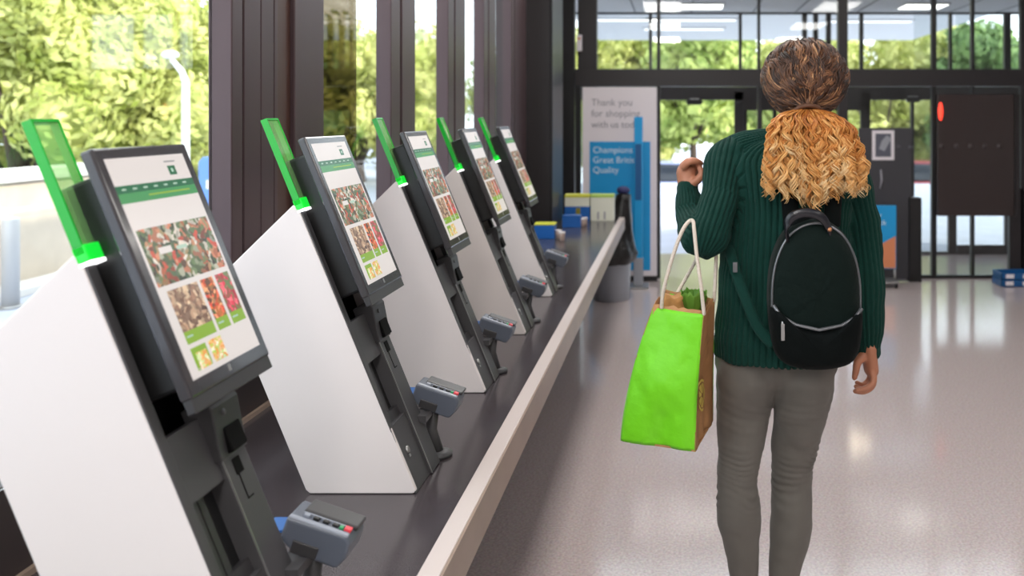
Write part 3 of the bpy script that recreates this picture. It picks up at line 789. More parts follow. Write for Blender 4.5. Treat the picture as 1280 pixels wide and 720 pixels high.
for x in (X(1090), X(1118)):
    g = MB(); g.tube([(x - .01, -.06, .025), (x + .01, -.06, .025)], .025, 14); g.build('wheel', M['black'], t)

pd = BY - .075
t = empty('display_screen', (wx(1220, pd), pd, wz(270, pd)), 'large dark brown glossy screen on the entrance glass, above the low bright panes', 'screen')
h = wz(118, pd) - wz(270, pd); X = lambda p: wx(p, pd) - wx(1220, pd)
MB().box((X(1172), 0, 0), (X(1268), .06, h)).build('panel', mat('dark_brown_gloss', col(54, 44, 43), .22), t, bevel=.005)
MB().box((X(1269), 0, 0), (X(1275), .05, h)).build('side_profile', M['dframe'], t)
for k in range(5):
    MB().tube([(X(1177 + k * 18), -.003, h * .575), (X(1177 + k * 18), -.001, h * .575)], .022, 14).build('dot', mat('dim_dot', col(74, 66, 66), .5), t)
MB().ball((X(1174.5), -.03, h * .86), (.022, .02, .085)).build('red_light', M['red_on'], t)
dsh = MB().box((wx(1172, pd) , OY - .5, 0), (wx(1172, pd) + .01, OY - .49, .01))

ct = None
for k, (px, dd, z, lab) in enumerate(((1268, 7.86, 0, 'blue crate on the floor at the entrance\'s right, bottom one'), (1268.5, 7.86, .062, 'blue crate at the entrance\'s right, stacked on top'))):
    c = empty('crate', (wx(px, dd), dd, z), lab, 'crate')
    g = MB(); g.box((-.16, -.11, 0), (.16, .11, .008))
    for a, b_ in (((-.16, -.11, 0), (.16, -.10, .06)), ((-.16, .10, 0), (.16, .11, .06)), ((-.16, -.11, 0), (-.15, .11, .06)), ((.15, -.11, 0), (.16, .11, .06))): g.box(a, b_)
    g.build('tray', mat('blue_crate_plastic', col(20, 84, 140), .35), c, bevel=.002)
    MB().box((-.12, -.113, .015), (-.05, -.111, .05)).box((.03, -.113, .015), (.10, -.111, .05)).build('white_label', M['paper'], c)

# fixtures of the unseen ceiling lamps added to light the hall
for k, (lx, ly) in enumerate(ADDED_LAMPS):
    t = empty('added_hall_lamp', (lx, ly, CEIL), 'unseen flat rectangular lamp added in the hall ceiling for light', 'ceiling light', 'unseen flat lamps added to light the hall')
    MB().box((-.30, -.60, -.04), (.30, .60, -.001)).build('housing', M['ceil'], t)
    MB().box((-.275, -.575, -.05), (.275, .575, -.0405)).build('diffuser', M['lamp_on'], t)

# ================================================================ PERSON
D0 = 2.34
def V3(px, py, d=D0): return W(px, py, d)
PXM = F / D0
def remeshed(mb, voxel, smooth=6, fac=.5):
    me = mb.mesh('tmp'); o = bpy.data.objects.new('tmp', me); COL.objects.link(o)
    r = o.modifiers.new('r', 'REMESH'); r.mode = 'VOXEL'; r.voxel_size = voxel; r.use_smooth_shade = True
    s = o.modifiers.new('s', 'SMOOTH'); s.factor = fac; s.iterations = smooth
    dg = bpy.context.evaluated_depsgraph_get(); dg.update()
    out = bpy.data.meshes.new_from_object(o.evaluated_get(dg))
    bpy.data.objects.remove(o)
    return out
def mesh_obj(name, me, m, parent):
    me.materials.clear(); me.materials.append(m)
    me.polygons.foreach_set('use_smooth', [True] * len(me.polygons))
    o = bpy.data.objects.new(name, me); COL.objects.link(o); o.parent = parent
    return o
def arr(me):
    a = np.empty(len(me.vertices) * 3); me.vertices.foreach_get('co', a); nn = np.empty(len(me.vertices) * 3)
    me.vertices.foreach_get('normal', nn)
    return a.reshape(-1, 3), nn.reshape(-1, 3)
def limb(mb, pts, rad, seg=20, squash=None, up=None):
    """round-ended tube; pts are densified smoothly"""
    pts = [Vector(p) for p in pts]
    # catmull-rom
    P = []; R = []
    for i in range(len(pts) - 1):
        p0 = pts[max(i - 1, 0)]; p1 = pts[i]; p2 = pts[i + 1]; p3 = pts[min(i + 2, len(pts) - 1)]
        for k in range(4):
            t = k / 4
            P.append(.5 * ((2 * p1) + (-p0 + p2) * t + (2 * p0 - 5 * p1 + 4 * p2 - p3) * t * t + (-p0 + 3 * p1 - 3 * p2 + p3) * t ** 3))
            s = t * t * (3 - 2 * t); R.append(rad[i] * (1 - s) + rad[i + 1] * s)
    P.append(pts[-1]); R.append(rad[-1])
    a = (P[0] - P[1]).normalized(); b = (P[-1] - P[-2]).normalized()
    r0, r1 = R[0], R[-1]
    hd = [(P[0] + a * r0 * q, r0 * math.sqrt(max(0, 1 - q * q))) for q in (.97, .85, .6, .3)]
    tl = [(P[-1] + b * r1 * q, r1 * math.sqrt(max(0, 1 - q * q))) for q in (.3, .6, .85, .97)]
    PP = [h[0] for h in hd] + P + [h[0] for h in tl]; RR = [h[1] for h in hd] + R + [h[1] for h in tl]
    mb.tube(PP, RR, seg, 0, True, squash, up)
def stack(mb, rings, seg=40):
    """rings: (cx, cy, z, a, b) world ellipses, top to bottom or bottom to top; densified"""
    rg = []
    for i in range(len(rings) - 1):
        p0, p1, p2, p3 = rings[max(i - 1, 0)], rings[i], rings[i + 1], rings[min(i + 2, len(rings) - 1)]
        for k in range(4):
            t = k / 4
            rg.append(tuple(.5 * (2 * p1[j] + (-p0[j] + p2[j]) * t + (2 * p0[j] - 5 * p1[j] + 4 * p2[j] - p3[j]) * t * t + (-p0[j] + 3 * p1[j] - 3 * p2[j] + p3[j]) * t ** 3) for j in range(5)))
    rg.append(rings[-1])
    vs = []
    for cx, cy, z, a, b in rg:
        for k in range(seg):
            an = 2 * math.pi * k / seg; ca, sa = math.cos(an), math.sin(an)
            e = .85
            vs.append((cx + a * math.copysign(abs(ca) ** e, ca), cy + b * math.copysign(abs(sa) ** e, sa), z))
    n_ = len(rg)
    fs = [(i * seg + k, i * seg + (k + 1) % seg, (i + 1) * seg + (k + 1) % seg, (i + 1) * seg + k) for i in range(n_ - 1) for k in range(seg)]
    fs += [tuple(range(seg - 1, -1, -1)), tuple(range((n_ - 1) * seg, n_ * seg))]
    mb.add(vs, fs, 0, True)
    return rg
def ring(px, py, apx, b, d=D0):
    p = V3(px, py, d); return (p.x, p.y, p.z, apx * d / F, b)

person = empty('person', (wx(970, D0), D0, 0), 'woman with blonde ponytail and green ribbed jumper walking away, bag on arm', 'person')
PL = Vector(person.location)
def rel(me):
    me.transform(Matrix.Translation(-PL)); return me

# joints
SH_L, EL_L, WR_L = V3(912, 200, 2.33), V3(884, 298, 2.215), V3(860, 243, 2.36)
SH_R, EL_R, WR_R = V3(1058, 213, 2.34), V3(1081, 330, 2.335), V3(1085, 432, 2.34)
skin = bpy.data.materials.new('skin'); skin.use_nodes = True
_b = skin.node_tree.nodes['Principled BSDF']
_b.inputs['Base Color'].default_value = col(176, 116, 88); _b.inputs['Roughness'].default_value = .45
_b.inputs['Subsurface Weight'].default_value = .08; _b.inputs['Subsurface Radius'].default_value = (.02, .008, .004)

# ---- body (one continuous surface)
B = MB()
HC = V3(1006, 104, 2.375)     # head centre
stack(B, [(HC.x, HC.y + .005, HC.z + z, a, b) for z, a, b in ((.105, .012, .014), (.098, .040, .045), (.080, .062, .075), (.045, .074, .093), (.0, .075, .096), (-.04, .069, .088), (-.075, .056, .072), (-.10, .038, .05), (-.112, .018, .026))])
B.ball((HC.x, HC.y + .098, HC.z - .035), (.016, .022, .022))           # nose
B.ball((HC.x, HC.y + .085, HC.z - .068), (.026, .014, .010))           # mouth
B.ball((HC.x, HC.y + .075, HC.z - .095), (.022, .02, .016))            # chin
for s in (-1, 1):
    B.ball((HC.x + s * .078, HC.y - .002, HC.z - .02), (.010, .018, .030))   # ears
    B.ball((HC.x + s * .033, HC.y + .085, HC.z + .018), (.024, .012, .007))  # brows
    B.ball((HC.x + s * .032, HC.y + .083, HC.z - .002), (.014, .010, .009))  # eyes
    B.ball((HC.x + s * .045, HC.y + .065, HC.z - .035), (.026, .022, .022))  # cheeks
limb(B, [V3(1006, 140, 2.37), V3(1003, 160, 2.355), V3(998, 190, 2.34)], [.056, .054, .068])
limb(B, [V3(950, 192, 2.34), V3(998, 178, 2.345), V3(1040, 200, 2.34)], [.035, .05, .035])
stack(B, [ring(995, 180, 40, .05), ring(988, 200, 70, .075), ring(985, 250, 68, .09), ring(982, 330, 60, .085), ring(975, 400, 60, .085), ring(970, 440, 58, .075), ring(970, 462, 44, .05)])
limb(B, [SH_L, V3(900, 248, 2.275), EL_L, V3(863, 268, 2.30), WR_L], [.040, .036, .030, .026, .022])
limb(B, [SH_R, V3(1074, 270, 2.34), EL_R, V3(1084, 380, 2.335), WR_R], [.042, .038, .034, .030, .022])
LEG_L = [(930, 478, 2.34, 33), (928, 528, 2.33, 28), (924, 572, 2.32, 23), (921, 600, 2.32, 21), (923, 641, 2.33, 24), (927, 680, 2.34, 19), (930, 720, 2.35, 15), (932, 805, 2.355, 11)]
LEG_R = [(1006, 478, 2.34, 32), (997, 540, 2.37, 26), (990, 578, 2.39, 22), (990, 600, 2.40, 21), (990, 653, 2.40, 22), (982, 711, 2.40, 16), (978, 760, 2.41, 12), (976, 795, 2.42, 10.5)]
for LG in (LEG_L, LEG_R):
    limb(B, [V3(a, b, c) for a, b, c, r in LG], [r * .9 * c / F for a, b, c, r in LG])
    a, b, c, r = LG[-1]; an = V3(a, b, c)
    limb(B, [Vector((an.x, c - .02, .05)), Vector((an.x, c + .06, .045)), Vector((an.x, c + .15, .03)), Vector((an.x, c + .19, .028))], [.032, .034, .034, .022])
# left fist, raised, fingers curled round to the right
WL = WR_L
limb(B, [WL, V3(860, 228, 2.37), V3(859, 216, 2.375)], [.026, .029, .030], 16, 1.25, (1, 0, 0))
fl = [((855, 208, 2.335), (861, 202.5, 2.325), (869.5, 201.5, 2.33), (876, 204, 2.345), .0092),
      ((854, 207, 2.358), (861, 201, 2.350), (871, 202, 2.358), (874.5, 211, 2.368), .0092),
      ((855, 208.5, 2.380), (862, 203, 2.378), (870, 205, 2.385), (872, 214, 2.388), .0088),
      ((857, 211, 2.402), (863, 206, 2.403), (869, 209, 2.408), (870, 217, 2.405), .0080)]
for a, b_, c, e, r in fl: limb(B, [V3(*a), V3(*b_), V3(*c), V3(*e)], [r * 1.15, r * 1.05, r, r * .85], 12)
limb(B, [V3(864, 230, 2.345), V3(872, 225, 2.335), V3(877, 217, 2.335), V3(874, 209, 2.342)], [.014, .0115, .0095, .008], 12)
# right hand, relaxed, fingers curling towards the leg
limb(B, [WR_R, V3(1087, 448, 2.34), V3(1089, 462, 2.34)], [.022, .020, .019], 16, 1.9, (1, 0, 0))
fr = [((1091, 465, 2.312), (1092, 477, 2.305), (1083, 485, 2.300), (1071, 487.5, 2.302), .0090),
      ((1091, 466, 2.332), (1091, 481, 2.330), (1081, 489, 2.326), (1069, 489, 2.325), .0092),
      ((1090, 465, 2.353), (1089, 480, 2.354), (1079, 487, 2.352), (1070, 483, 2.350), .0088),
      ((1088, 463, 2.372), (1086, 475, 2.376), (1078, 481, 2.375), (1071, 478, 2.372), .0080)]
for a, b_, c, e, r in fr: limb(B, [V3(*a), V3(*b_), V3(*c), V3(*e)], [r * 1.1, r, r * .92, r * .78], 12)
limb(B, [V3(1079, 445, 2.32), V3(1072, 453, 2.312), V3(1070, 463, 2.312), V3(1068, 472, 2.315)], [.014, .0115, .0095, .0078], 12)
body = mesh_obj('body', rel(remeshed(B, .0036, 3, .5)), skin, person)

# ---- jumper
Sw = MB()
TR = stack(Sw, [ring(1003, 166, 30, .055), ring(1000, 174, 50, .065), ring(992, 184, 74, .078), ring(987, 198, 88, .09), ring(986, 222, 86, .105), ring(985, 262, 80, .115), ring(983, 320, 82, .120), ring(981, 380, 83, .128), ring(978, 425, 85, .146), ring(977, 441, 84, .148)])
AL = [V3(960, 186, 2.34), V3(930, 188, 2.335), V3(908, 206, 2.33), V3(900, 246, 2.275), V3(884, 297, 2.215), V3(874, 289, 2.235), V3(862, 268, 2.30), V3(859, 238, 2.35)]
ALr = [.050, .048, .056, .050, .050, .047, .036, .027]
AR = [V3(1020, 196, 2.34), V3(1048, 203, 2.34), V3(1060, 222, 2.34), V3(1074, 275, 2.34), V3(1081, 330, 2.335), V3(1083, 385, 2.335), V3(1085, 436, 2.34)]
ARr = [.045, .050, .056, .052, .048, .044, .037]
limb(Sw, AL, ALr, 26); limb(Sw, AR, ARr, 26)
me = remeshed(Sw, .0029, 9, .5)
co, nn = arr(me)
rgz = np.array([r[2] for r in TR])[::-1]; T_ = [np.interp(co[:, 2], rgz, np.array([r[j] for r in TR])[::-1]) for j in (0, 1, 3, 4)]
ex, ey = (co[:, 0] - T_[0]) / T_[2], (co[:, 1] - T_[1]) / T_[3]
e = np.sqrt(ex ** 2 + ey ** 2)
def arm_param(P, R):
    P = np.array([list(p) for p in P]); best = np.full(len(co), 9.); ang = np.zeros(len(co)); along = np.zeros(len(co)); L = 0
    for i in range(len(P) - 1):
        a, b_ = P[i], P[i + 1]; ab = b_ - a; l = np.linalg.norm(ab); t = np.clip(((co - a) @ ab) / l ** 2, 0, 1)
        q = a + t[:, None] * ab; dv = co - q; dist = np.linalg.norm(dv, axis=1) / (R[i] + (R[i + 1] - R[i]) * t)
        u = np.array([0., 1, 0]) - ab * (ab[1] / l ** 2); u /= np.linalg.norm(u); w = np.cross(ab / l, u)
        an = np.arctan2(dv @ w, dv @ u)
        k = dist < best; best[k] = dist[k]; ang[k] = an[k]; along[k] = (L + t * l)[k]; L += l
    return best, ang, along
bl, al, sl_ = arm_param(AL[2:], ALr[2:]); br_, ar_, sr_ = arm_param(AR[2:], ARr[2:])
tors = np.arctan2(ey, ex)
ph = tors * 70
isL = (bl < br_) & ((e > 1.02) | (co[:, 0] < T_[0] - T_[2] * .93)) & (bl < 1.35); isR = (br_ <= bl) & ((e > 1.02) | (co[:, 0] > T_[0] + T_[2] * .93)) & (br_ < 1.35)
ph = np.where(isL, al * 23, ph); ph = np.where(isR, ar_ * 22, ph)
top = co[:, 2] > wz(178, D0)
amp = .0034 * np.ones(len(co))
fold = np.zeros(len(co))
for i in range(len(co)):
    p = co[i]
    fold[i] = noise.noise(Vector((p[0] * 9, p[1] * 9, p[2] * 14))) * .007 + noise.noise(Vector((p[0] * 22 + 5, p[1] * 22, p[2] * 34))) * .0028
LRt, LLt = sr_.max(), sl_.max()
amp = np.where(isR, amp * np.clip((LRt - sr_) / .02, .15, 1), amp); amp = np.where(isL, amp * np.clip((LLt - sl_) / .02, .15, 1), amp)
disp = amp * (1 - 2 * np.exp(-(np.sin(ph / 2) / .42) ** 2)) + fold
# cuff and hem tighten a little
co += nn * disp[:, None]
me.vertices.foreach_set('co', co.ravel()); me.update()
knit = mat('dark_green_wool', col(2, 50, 42), .85, spec=.25, sheen=.04, bump=.35, bump_scale=380)
sweater = mesh_obj('jumper', rel(me), knit, person)

# ---- trousers
Tr = MB()
stack(Tr, [ring(970, 428, 72, .112), ring(970, 448, 77, .112), ring(970, 462, 74, .105), ring(970, 474, 62, .085), ring(969, 481, 46, .05)])
LL = [(934, 452, 2.33, 37), (932, 480, 2.335, 37.5), (930, 505, 2.333, 35), (928, 528, 2.33, 33), (924.5, 572, 2.32, 27.2), (921, 600, 2.32, 25), (923.5, 641, 2.33, 28), (927, 680, 2.34, 22.5), (930, 720, 2.35, 18), (931, 760, 2.355, 16), (932, 795, 2.355, 15)]
LR = [(1006, 452, 2.33, 37), (1006, 480, 2.335, 36.5), (1002, 510, 2.35, 34), (995, 545, 2.37, 30), (990, 578, 2.39, 26), (989.5, 603, 2.40, 25), (989, 653, 2.40, 26.5), (985, 685, 2.40, 23.5), (981, 712, 2.40, 20), (978, 750, 2.41, 17), (976, 785, 2.42, 15)]
for LG in (LL, LR): limb(Tr, [V3(a, b, c) for a, b, c, r in LG], [r * c / F for a, b, c, r in LG], 28)
for xs, xo in ((934, 930), (1005, 1001)): limb(Tr, [V3(xs, 438, 2.305), V3(xs, 466, 2.302), V3(xo, 500, 2.325), V3(xo - 1, 535, 2.345)], [.064, .080, .072, .060], 28)
me = remeshed(Tr, .0045, 12, .5)
co, nn = arr(me)
for i in range(len(co)):
    x, y, z = co[i]
    zk = wz(592, 2.35)
    k = math.exp(-((z - zk) / .055) ** 2); k2 = math.exp(-((z - wz(505, 2.35)) / .06) ** 2)
    w_ = noise.noise(Vector((x * 10, y * 10, z * 10))) * 5
    dsp = k * .0048 * math.sin(z * 330 + w_ * 2.2 + x * 40) * max(0.15, .6 + w_ * .5) + k2 * .0006 * math.sin(z * 260 + x * 60 + w_) + noise.noise(Vector((x * 14, y * 14, z * 26))) * .003
    cr = math.exp(-((x - wx(969, D0)) / .010) ** 2) * math.exp(-((z - wz(455, D0)) / .05) ** 2) * (1 if y < D0 else 0)
    dsp -= cr * .007
    co[i] += nn[i] * dsp
me.vertices.foreach_set('co', co.ravel()); me.update()
cloth = mat('olive_grey_twill', col(98, 94, 88), .8, bump=.25, bump_scale=700, sheen=.1)
trousers = mesh_obj('trousers', rel(me), cloth, person)
pk_ = MB()
for s, x0 in ((-1, 912), (1, 985)):
    zz = 1.5 - (452 - CY) * D0 / F
# shoes
for k, (px, d) in enumerate(((932, 2.355), (976, 2.42))):
    g = MB(); x = wx(px, d)
    limb(g, [Vector((x, d - .03, .052)), Vector((x, d + .05, .052)), Vector((x, d + .14, .042)), Vector((x, d + .195, .036))], [.040, .042, .042, .030], 20)
    limb(g, [Vector((x, d - .0, .06)), Vector((x, d, .10))], [.042, .044], 20)
    me = remeshed(g, .005, 4)
    s_ = mesh_obj('shoe', rel(me), mat('white_trainer', col(214, 212, 208), .5), person)
    sole = MB(); pts = []
    for q in range(28):
        a = 6.2832 * q / 28; pts.append((x + .046 * math.cos(a), d + .085 + .158 * math.sin(a)))
    sole.add([(a, b_, .001) for a, b_ in pts] + [(a, b_, .024) for a, b_ in pts], [tuple(range(27, -1, -1)), tuple(range(28, 56))] + [(i, (i + 1) % 28, (i + 1) % 28 + 28, i + 28) for i in range(28)])
    so = sole.build('sole', mat('pale_sole', col(230, 228, 222), .6), s_); so.location = -PL

# ---- hair
def hair_mat(name, stops):
    m = bpy.data.materials.new(name); m.use_nodes = True
    n = m.node_tree; b = n.nodes['Principled BSDF']; b.inputs['Roughness'].default_value = .42; b.inputs['Specular IOR Level'].default_value = .4
    a = n.nodes.new('ShaderNodeAttribute'); a.attribute_name = 'tone'
    r = n.nodes.new('ShaderNodeValToRGB')
    while len(r.color_ramp.elements) < len(stops): r.color_ramp.elements.new(.5)
    for i, (p, c) in enumerate(stops): r.color_ramp.elements[i].position = p; r.color_ramp.elements[i].color = c
    n.links.new(a.outputs['Fac'], r.inputs[0]); n.links.new(r.outputs[0], b.inputs['Base Color'])
    return m
def strands(name, S_, m, parent, sides=4):
    """S_: list of (points Nx3, radius list, tone list); one hair mesh"""
    Vv = []; Ff = []; T = []; k0 = 0
    for P, R, tn in S_:
        N = len(P); t = np.gradient(P, axis=0); t /= np.linalg.norm(t, axis=1)[:, None] + 1e-9
        ref = np.tile(np.array([[.3, 1, .2]]), (N, 1)); u = np.cross(t, ref); u /= np.linalg.norm(u, axis=1)[:, None] + 1e-9; w = np.cross(t, u)
        for q in range(sides):
            an = 2 * math.pi * q / sides
            Vv.append(P + (np.cos(an) * u + np.sin(an) * w) * np.array(R)[:, None]); T.append(tn)
        for i in range(N - 1):
            for q in range(sides):
                q2 = (q + 1) % sides
                Ff.append((k0 + q * N + i, k0 + q2 * N + i, k0 + q2 * N + i + 1, k0 + q * N + i + 1))
        k0 += sides * N
    Vv = np.concatenate(Vv) - np.array(PL); T = np.concatenate(T)
    me = bpy.data.meshes.new(name); me.from_pydata(Vv.tolist(), [], Ff)
    at = me.attributes.new('tone', 'FLOAT', 'POINT'); at.data.foreach_set('value', T.astype(np.float32))
    return mesh_obj(name, me, m, parent)
rs = np.random.RandomState(11)
TIE = np.array(V3(1010, 139, 2.245))
C = np.array(V3(1006, 98, 2.36)); RAD = np.array([.112, .118, .106])
t_dir = (TIE - C) / RAD; t_dir /= np.linalg.norm(t_dir)
S_ = []
for k in range(420):
    d0 = rs.normal(size=3); d0 /= np.linalg.norm(d0)
    lay = rs.uniform(.955, 1.03); ph0 = rs.uniform(0, 6.28); fq = rs.uniform(1.8, 3.4); wa = rs.uniform(.05, .11); lt_ = rs.normal(.42, .2)
    for m_k in range(9):
        d = d0 + rs.normal(size=3) * .045; d /= np.linalg.norm(d)
        if d @ t_dir > .92 or (d[1] > .35 and d[2] < .25) or d[2] < -.62: continue
        ang = math.acos(np.clip(d @ t_dir, -1, 1)); N = 18
        ts = np.linspace(0, 1, N); P = []
        side = np.cross(d, t_dir); side /= np.linalg.norm(side) + 1e-9
        po = rs.normal(0, .25)
        for t in ts:
            s = (math.sin((1 - t) * ang) * d + math.sin(t * ang) * t_dir) / math.sin(ang)
            s = s + side * wa * math.sin(ph0 + po + t * fq * 6.28) * math.sin(math.pi * min(1, t * 1.1 + .1)); s /= np.linalg.norm(s)
            rr = (lay + rs.normal(0, .002)) * (1 + .03 * math.sin(ph0 * 2 + po + t * fq * 6.28 + 1.5))
            p = C + s * RAD * rr
            if t > .88: p = p * (1 - (t - .88) / .12) + TIE * ((t - .88) / .12) + rs.normal(size=3) * .003
            P.append(p)
        tone = np.clip(lt_ + rs.normal(0, .12) + (ts - .5) * .15, 0, 1)
        S_.append((np.array(P), list(np.interp(ts, [0, .1, .9, 1], [.0008, .0016, .0016, .0012])), tone))
hm = hair_mat('wavy_brown_hair', [(0, col(34, 22, 17)), (.4, col(82, 52, 36)), (.75, col(142, 98, 66)), (1, col(200, 152, 104))])
hair = strands('hair', S_, hm, person)
g = MB(); g.ball(tuple(C), tuple(RAD * .95), 0, 32, 20)
cap = g.build('hair_mass', mat('dark_brown_hair', col(52, 36, 27), .6), hair)
cap.location = -PL
cap2 = cap.data
# keep the face clear: drop the cap's front lower part
bm = bmesh.new(); bm.from_mesh(cap2)
bmesh.ops.delete(bm, geom=[f for f in bm.faces if (f.calc_center_median().y > C[1] + .035 and f.calc_center_median().z < C[2] + .05)], context='FACES')
bm.to_mesh(cap2); bm.free()
# ponytail
S_ = []
for k in range(150):
    N = 44; ts = np.linspace(0, 1, N)
    ux = rs.uniform(-1, 1); uy = rs.uniform(-1, 1) * math.sqrt(1 - ux * ux * .8)
    ln = rs.uniform(.80, 1.04) * (1 - .10 * abs(ux)) if rs.rand() > .3 else rs.uniform(.45, .8)
    if rs.rand() > .85: ln *= 1.07
    amp = rs.uniform(.0045, .0095); fq = rs.uniform(3.6, 6.6) * ln; ph0 = rs.uniform(0, 6.28); lt_ = rs.normal(0, .15); spin = rs.choice([-1, 1]); bend = rs.normal(0, 5)
    cxp = np.interp(ts, [0, .1, .25, .6, 1], [1010, 1011, 1014, 1018, 1020]); wd = np.interp(ts, [0, .05, .15, .35, .7, 1], [14, 30, 45, 54, 60, 58])
    for q in range(11):
        l2 = ln * rs.uniform(.9, 1.03); o1, o2, o3 = rs.normal(0, 1, 3); po = rs.normal(0, .3)
        yp = 137 + ts * 120 * l2
        dp = np.interp(ts, [0, .12, .4, 1], [2.245, 2.205, 2.185, 2.185]) + uy * np.interp(ts, [0, .2, 1], [.012, .03, .036])
        px = cxp + ux * wd + bend * ts ** 2
        P = np.stack([(px - CX) * dp / F, dp, EYE - (yp - CY) * dp / F], 1)
        ev = np.interp(ts, [0, .15, 1], [.2, .8, 1.25]); sp = np.interp(ts, [0, .3, 1], [.0008, .0022, .0030])
        P[:, 0] += amp * ev * np.cos(ph0 + po + spin * ts * fq * 6.28) + o1 * sp; P[:, 1] += amp * ev * np.sin(ph0 + po + spin * ts * fq * 6.28) + o2 * sp
        tone = np.clip(.10 + ts * .58 + lt_ + rs.normal(0, .10) + .12 * abs(ux), 0, 1)
        S_.append((P, list(np.interp(ts, [0, .1, .85, 1], [.0012, .0015, .0013, .0004])), tone))
pm = hair_mat('curly_blonde_hair', [(0, col(150, 84, 34)), (.3, col(204, 132, 62)), (.6, col(226, 172, 104)), (1, col(240, 214, 168))])
strands('ponytail', S_, pm, person)
g = MB(); N = 28
vs = []; pr = []
for k in range(N + 1):
    a = 6.2832 * k / N; pr.append((TIE[0] + .030 * math.cos(a), TIE[1] - .002 + .012 * math.sin(a), TIE[2] + .002 - .012 * math.sin(a)))
g.tube(pr, .006, 8, 0, False); ht = g.build('hair_tie', mat('brown_band', col(90, 56, 36), .6), person); ht.location = -PL

# ================================================================ BACKPACK
pd = 2.17
bc = V3(1015.5, 362, 2.195)
pack = empty('backpack', bc, 'small dark green velvet backpack with silver zips on the woman\'s back', 'backpack')
def P_(px, py, d): return V3(px, py, d) - bc
# outline measured at depth 2.12
OD = 2.12
outl = [(-.90, -.80), (-.98, -.5), (-1.02, -.15), (-1.0, .2), (-.90, .5), (-.70, .76), (-.40, .93), (0, 1.0), (.40, .93), (.70, .76), (.90, .5), (1.0, .2), (1.02, -.15), (.98, -.5), (.90, -.80), (.66, -.93), (0, -.99), (-.66, -.93)]
def smooth_closed(p, k=4):
    q = []; n_ = len(p)
    for i in range(n_):
        p0, p1, p2, p3 = [np.array(p[(i + j) % n_]) for j in (-1, 0, 1, 2)]
        for s in range(k):
            t = s / k; q.append(tuple(.5 * (2 * p1 + (-p0 + p2) * t + (2 * p0 - 5 * p1 + 4 * p2 - p3) * t * t + (-p0 + 3 * p1 - 3 * p2 + p3) * t ** 3)))
    return q
O = smooth_closed(outl)
hw, hh = 57 * OD / F, 94 * OD / F
def dome(prof, cz=0, sx=1, sy=1, O=O):
    """prof: list of (scale, depth offset) from the back to the front centre"""
    g = MB(); vs = []; n_ = len(O)
    for s, dy in prof:
        for (u, v) in O:
            wob = .0025 * noise.noise(Vector((u * 3, v * 3, s * 4 + dy * 20)))
            vs.append((u * hw * s * sx, dy + wob, v * hh * s * sy + cz))
    k = len(prof)
    fs = [(i * n_ + j, i * n_ + (j + 1) % n_, (i + 1) * n_ + (j + 1) % n_, (i + 1) * n_ + j) for i in range(k - 1) for j in range(n_)]
    fs += [tuple(range(n_)), tuple(range(k * n_ - 1, (k - 1) * n_ - 1, -1))]
    return g.add(vs, fs, 0, True)
vel = mat('black_green_velvet', col(6, 20, 17), .75, spec=.12, sheen=.05, bump=.5, bump_scale=30)
vel2 = mat('black_velvet', col(5, 9, 9), .8, spec=.1, sheen=.02, bump=.4, bump_scale=30)
lea = mat('black_leather', col(26, 26, 32), .25)
zipm = mat('silver_zip', col(120, 122, 126), .3, .7)
dome([(.90, .035), (.97, .03), (1.0, .015), (1.0, -.035), (.97, -.055), (.88, -.072), (.72, -.084), (.5, -.090), (.25, -.093), (.02, -.094)]).build('main_compartment', vel, pack)
# lower front pocket
OP = smooth_closed([(-.90, -.78), (-1.0, -.5), (-.98, -.14), (-.5, -.37), (0, -.43), (.5, -.38), (.98, -.18), (1.0, -.5), (.90, -.78), (.64, -.93), (0, -.99), (-.64, -.93)])
g = MB(); vs = []; n_ = len(OP); cv = -.68
pf = [(1.0, -.03), (1.0, -.06), (.96, -.082), (.85, -.100), (.65, -.110), (.35, -.114), (.02, -.115)]
for s, dy in pf:
    for (u, v) in OP:
        vs.append((u * hw * s, dy, (cv + (v - cv) * s) * hh))
g.add(vs, [(i * n_ + j, i * n_ + (j + 1) % n_, (i + 1) * n_ + (j + 1) % n_, (i + 1) * n_ + j) for i in range(len(pf) - 1) for j in range(n_)] + [tuple(range(n_)), tuple(range(len(pf) * n_ - 1, (len(pf) - 1) * n_ - 1, -1))], 0, True)
g.build('front_pocket', vel2, pack)
arch = [(u, v) for (u, v) in smooth_closed(outl)]
ar2 = [p for p in arch if p[1] > -.25]
# order the arch from the left foot to the right foot
ar2.sort(key=lambda p: math.atan2(p[1] + .3, p[0]), reverse=True)
MB().tube([(u * hw * .955, -.060, v * hh * .955) for u, v in ar2], .0032, 8).build('main_zip', zipm, pack)
zp = [(-.97, -.12), (-.8, -.26), (-.5, -.36), (0, -.42), (.5, -.37), (.8, -.28), (.97, -.16)]
MB().tube([(u * hw, -.080 - .022 * (1 - u * u), v * hh) for u, v in zp], .0045, 8).build('pocket_zip', zipm, pack)
g = MB(); x_, z_ = -.78 * hw, -.27 * hh
g.tube([(x_, -.098, z_), (x_ - .001, -.102, z_ - .014)], .004, 8); g.box((x_ - .005, -.106, z_ - .052), (x_ + .004, -.102, z_ - .012)); g.build('zip_pull', M['steel'], pack, bevel=.001)
# handle flap at the top
hp = [P_(985, 300, 2.13), P_(983, 284, 2.115), P_(990, 271, 2.11), P_(1008, 266, 2.11), P_(1026, 271, 2.11), P_(1036, 285, 2.12), P_(1038, 296, 2.13)]
g = MB(); limb(g, hp, [.008, .010, .0115, .012, .0115, .010, .008], 12, .5, (0, 0, 1)); g.build('handle', lea, pack)
g = MB(); limb(g, [P_(1010, 286, 2.168), P_(1010, 300, 2.158)], [.040, .040], 20, .5, (1, 0, 0)); g.build('top_flap', vel2, pack)
MB().ball(tuple(P_(1037, 287, 2.115)), .006).build('stud', mat('brass_stud', col(200, 140, 100), .3, .8), pack)
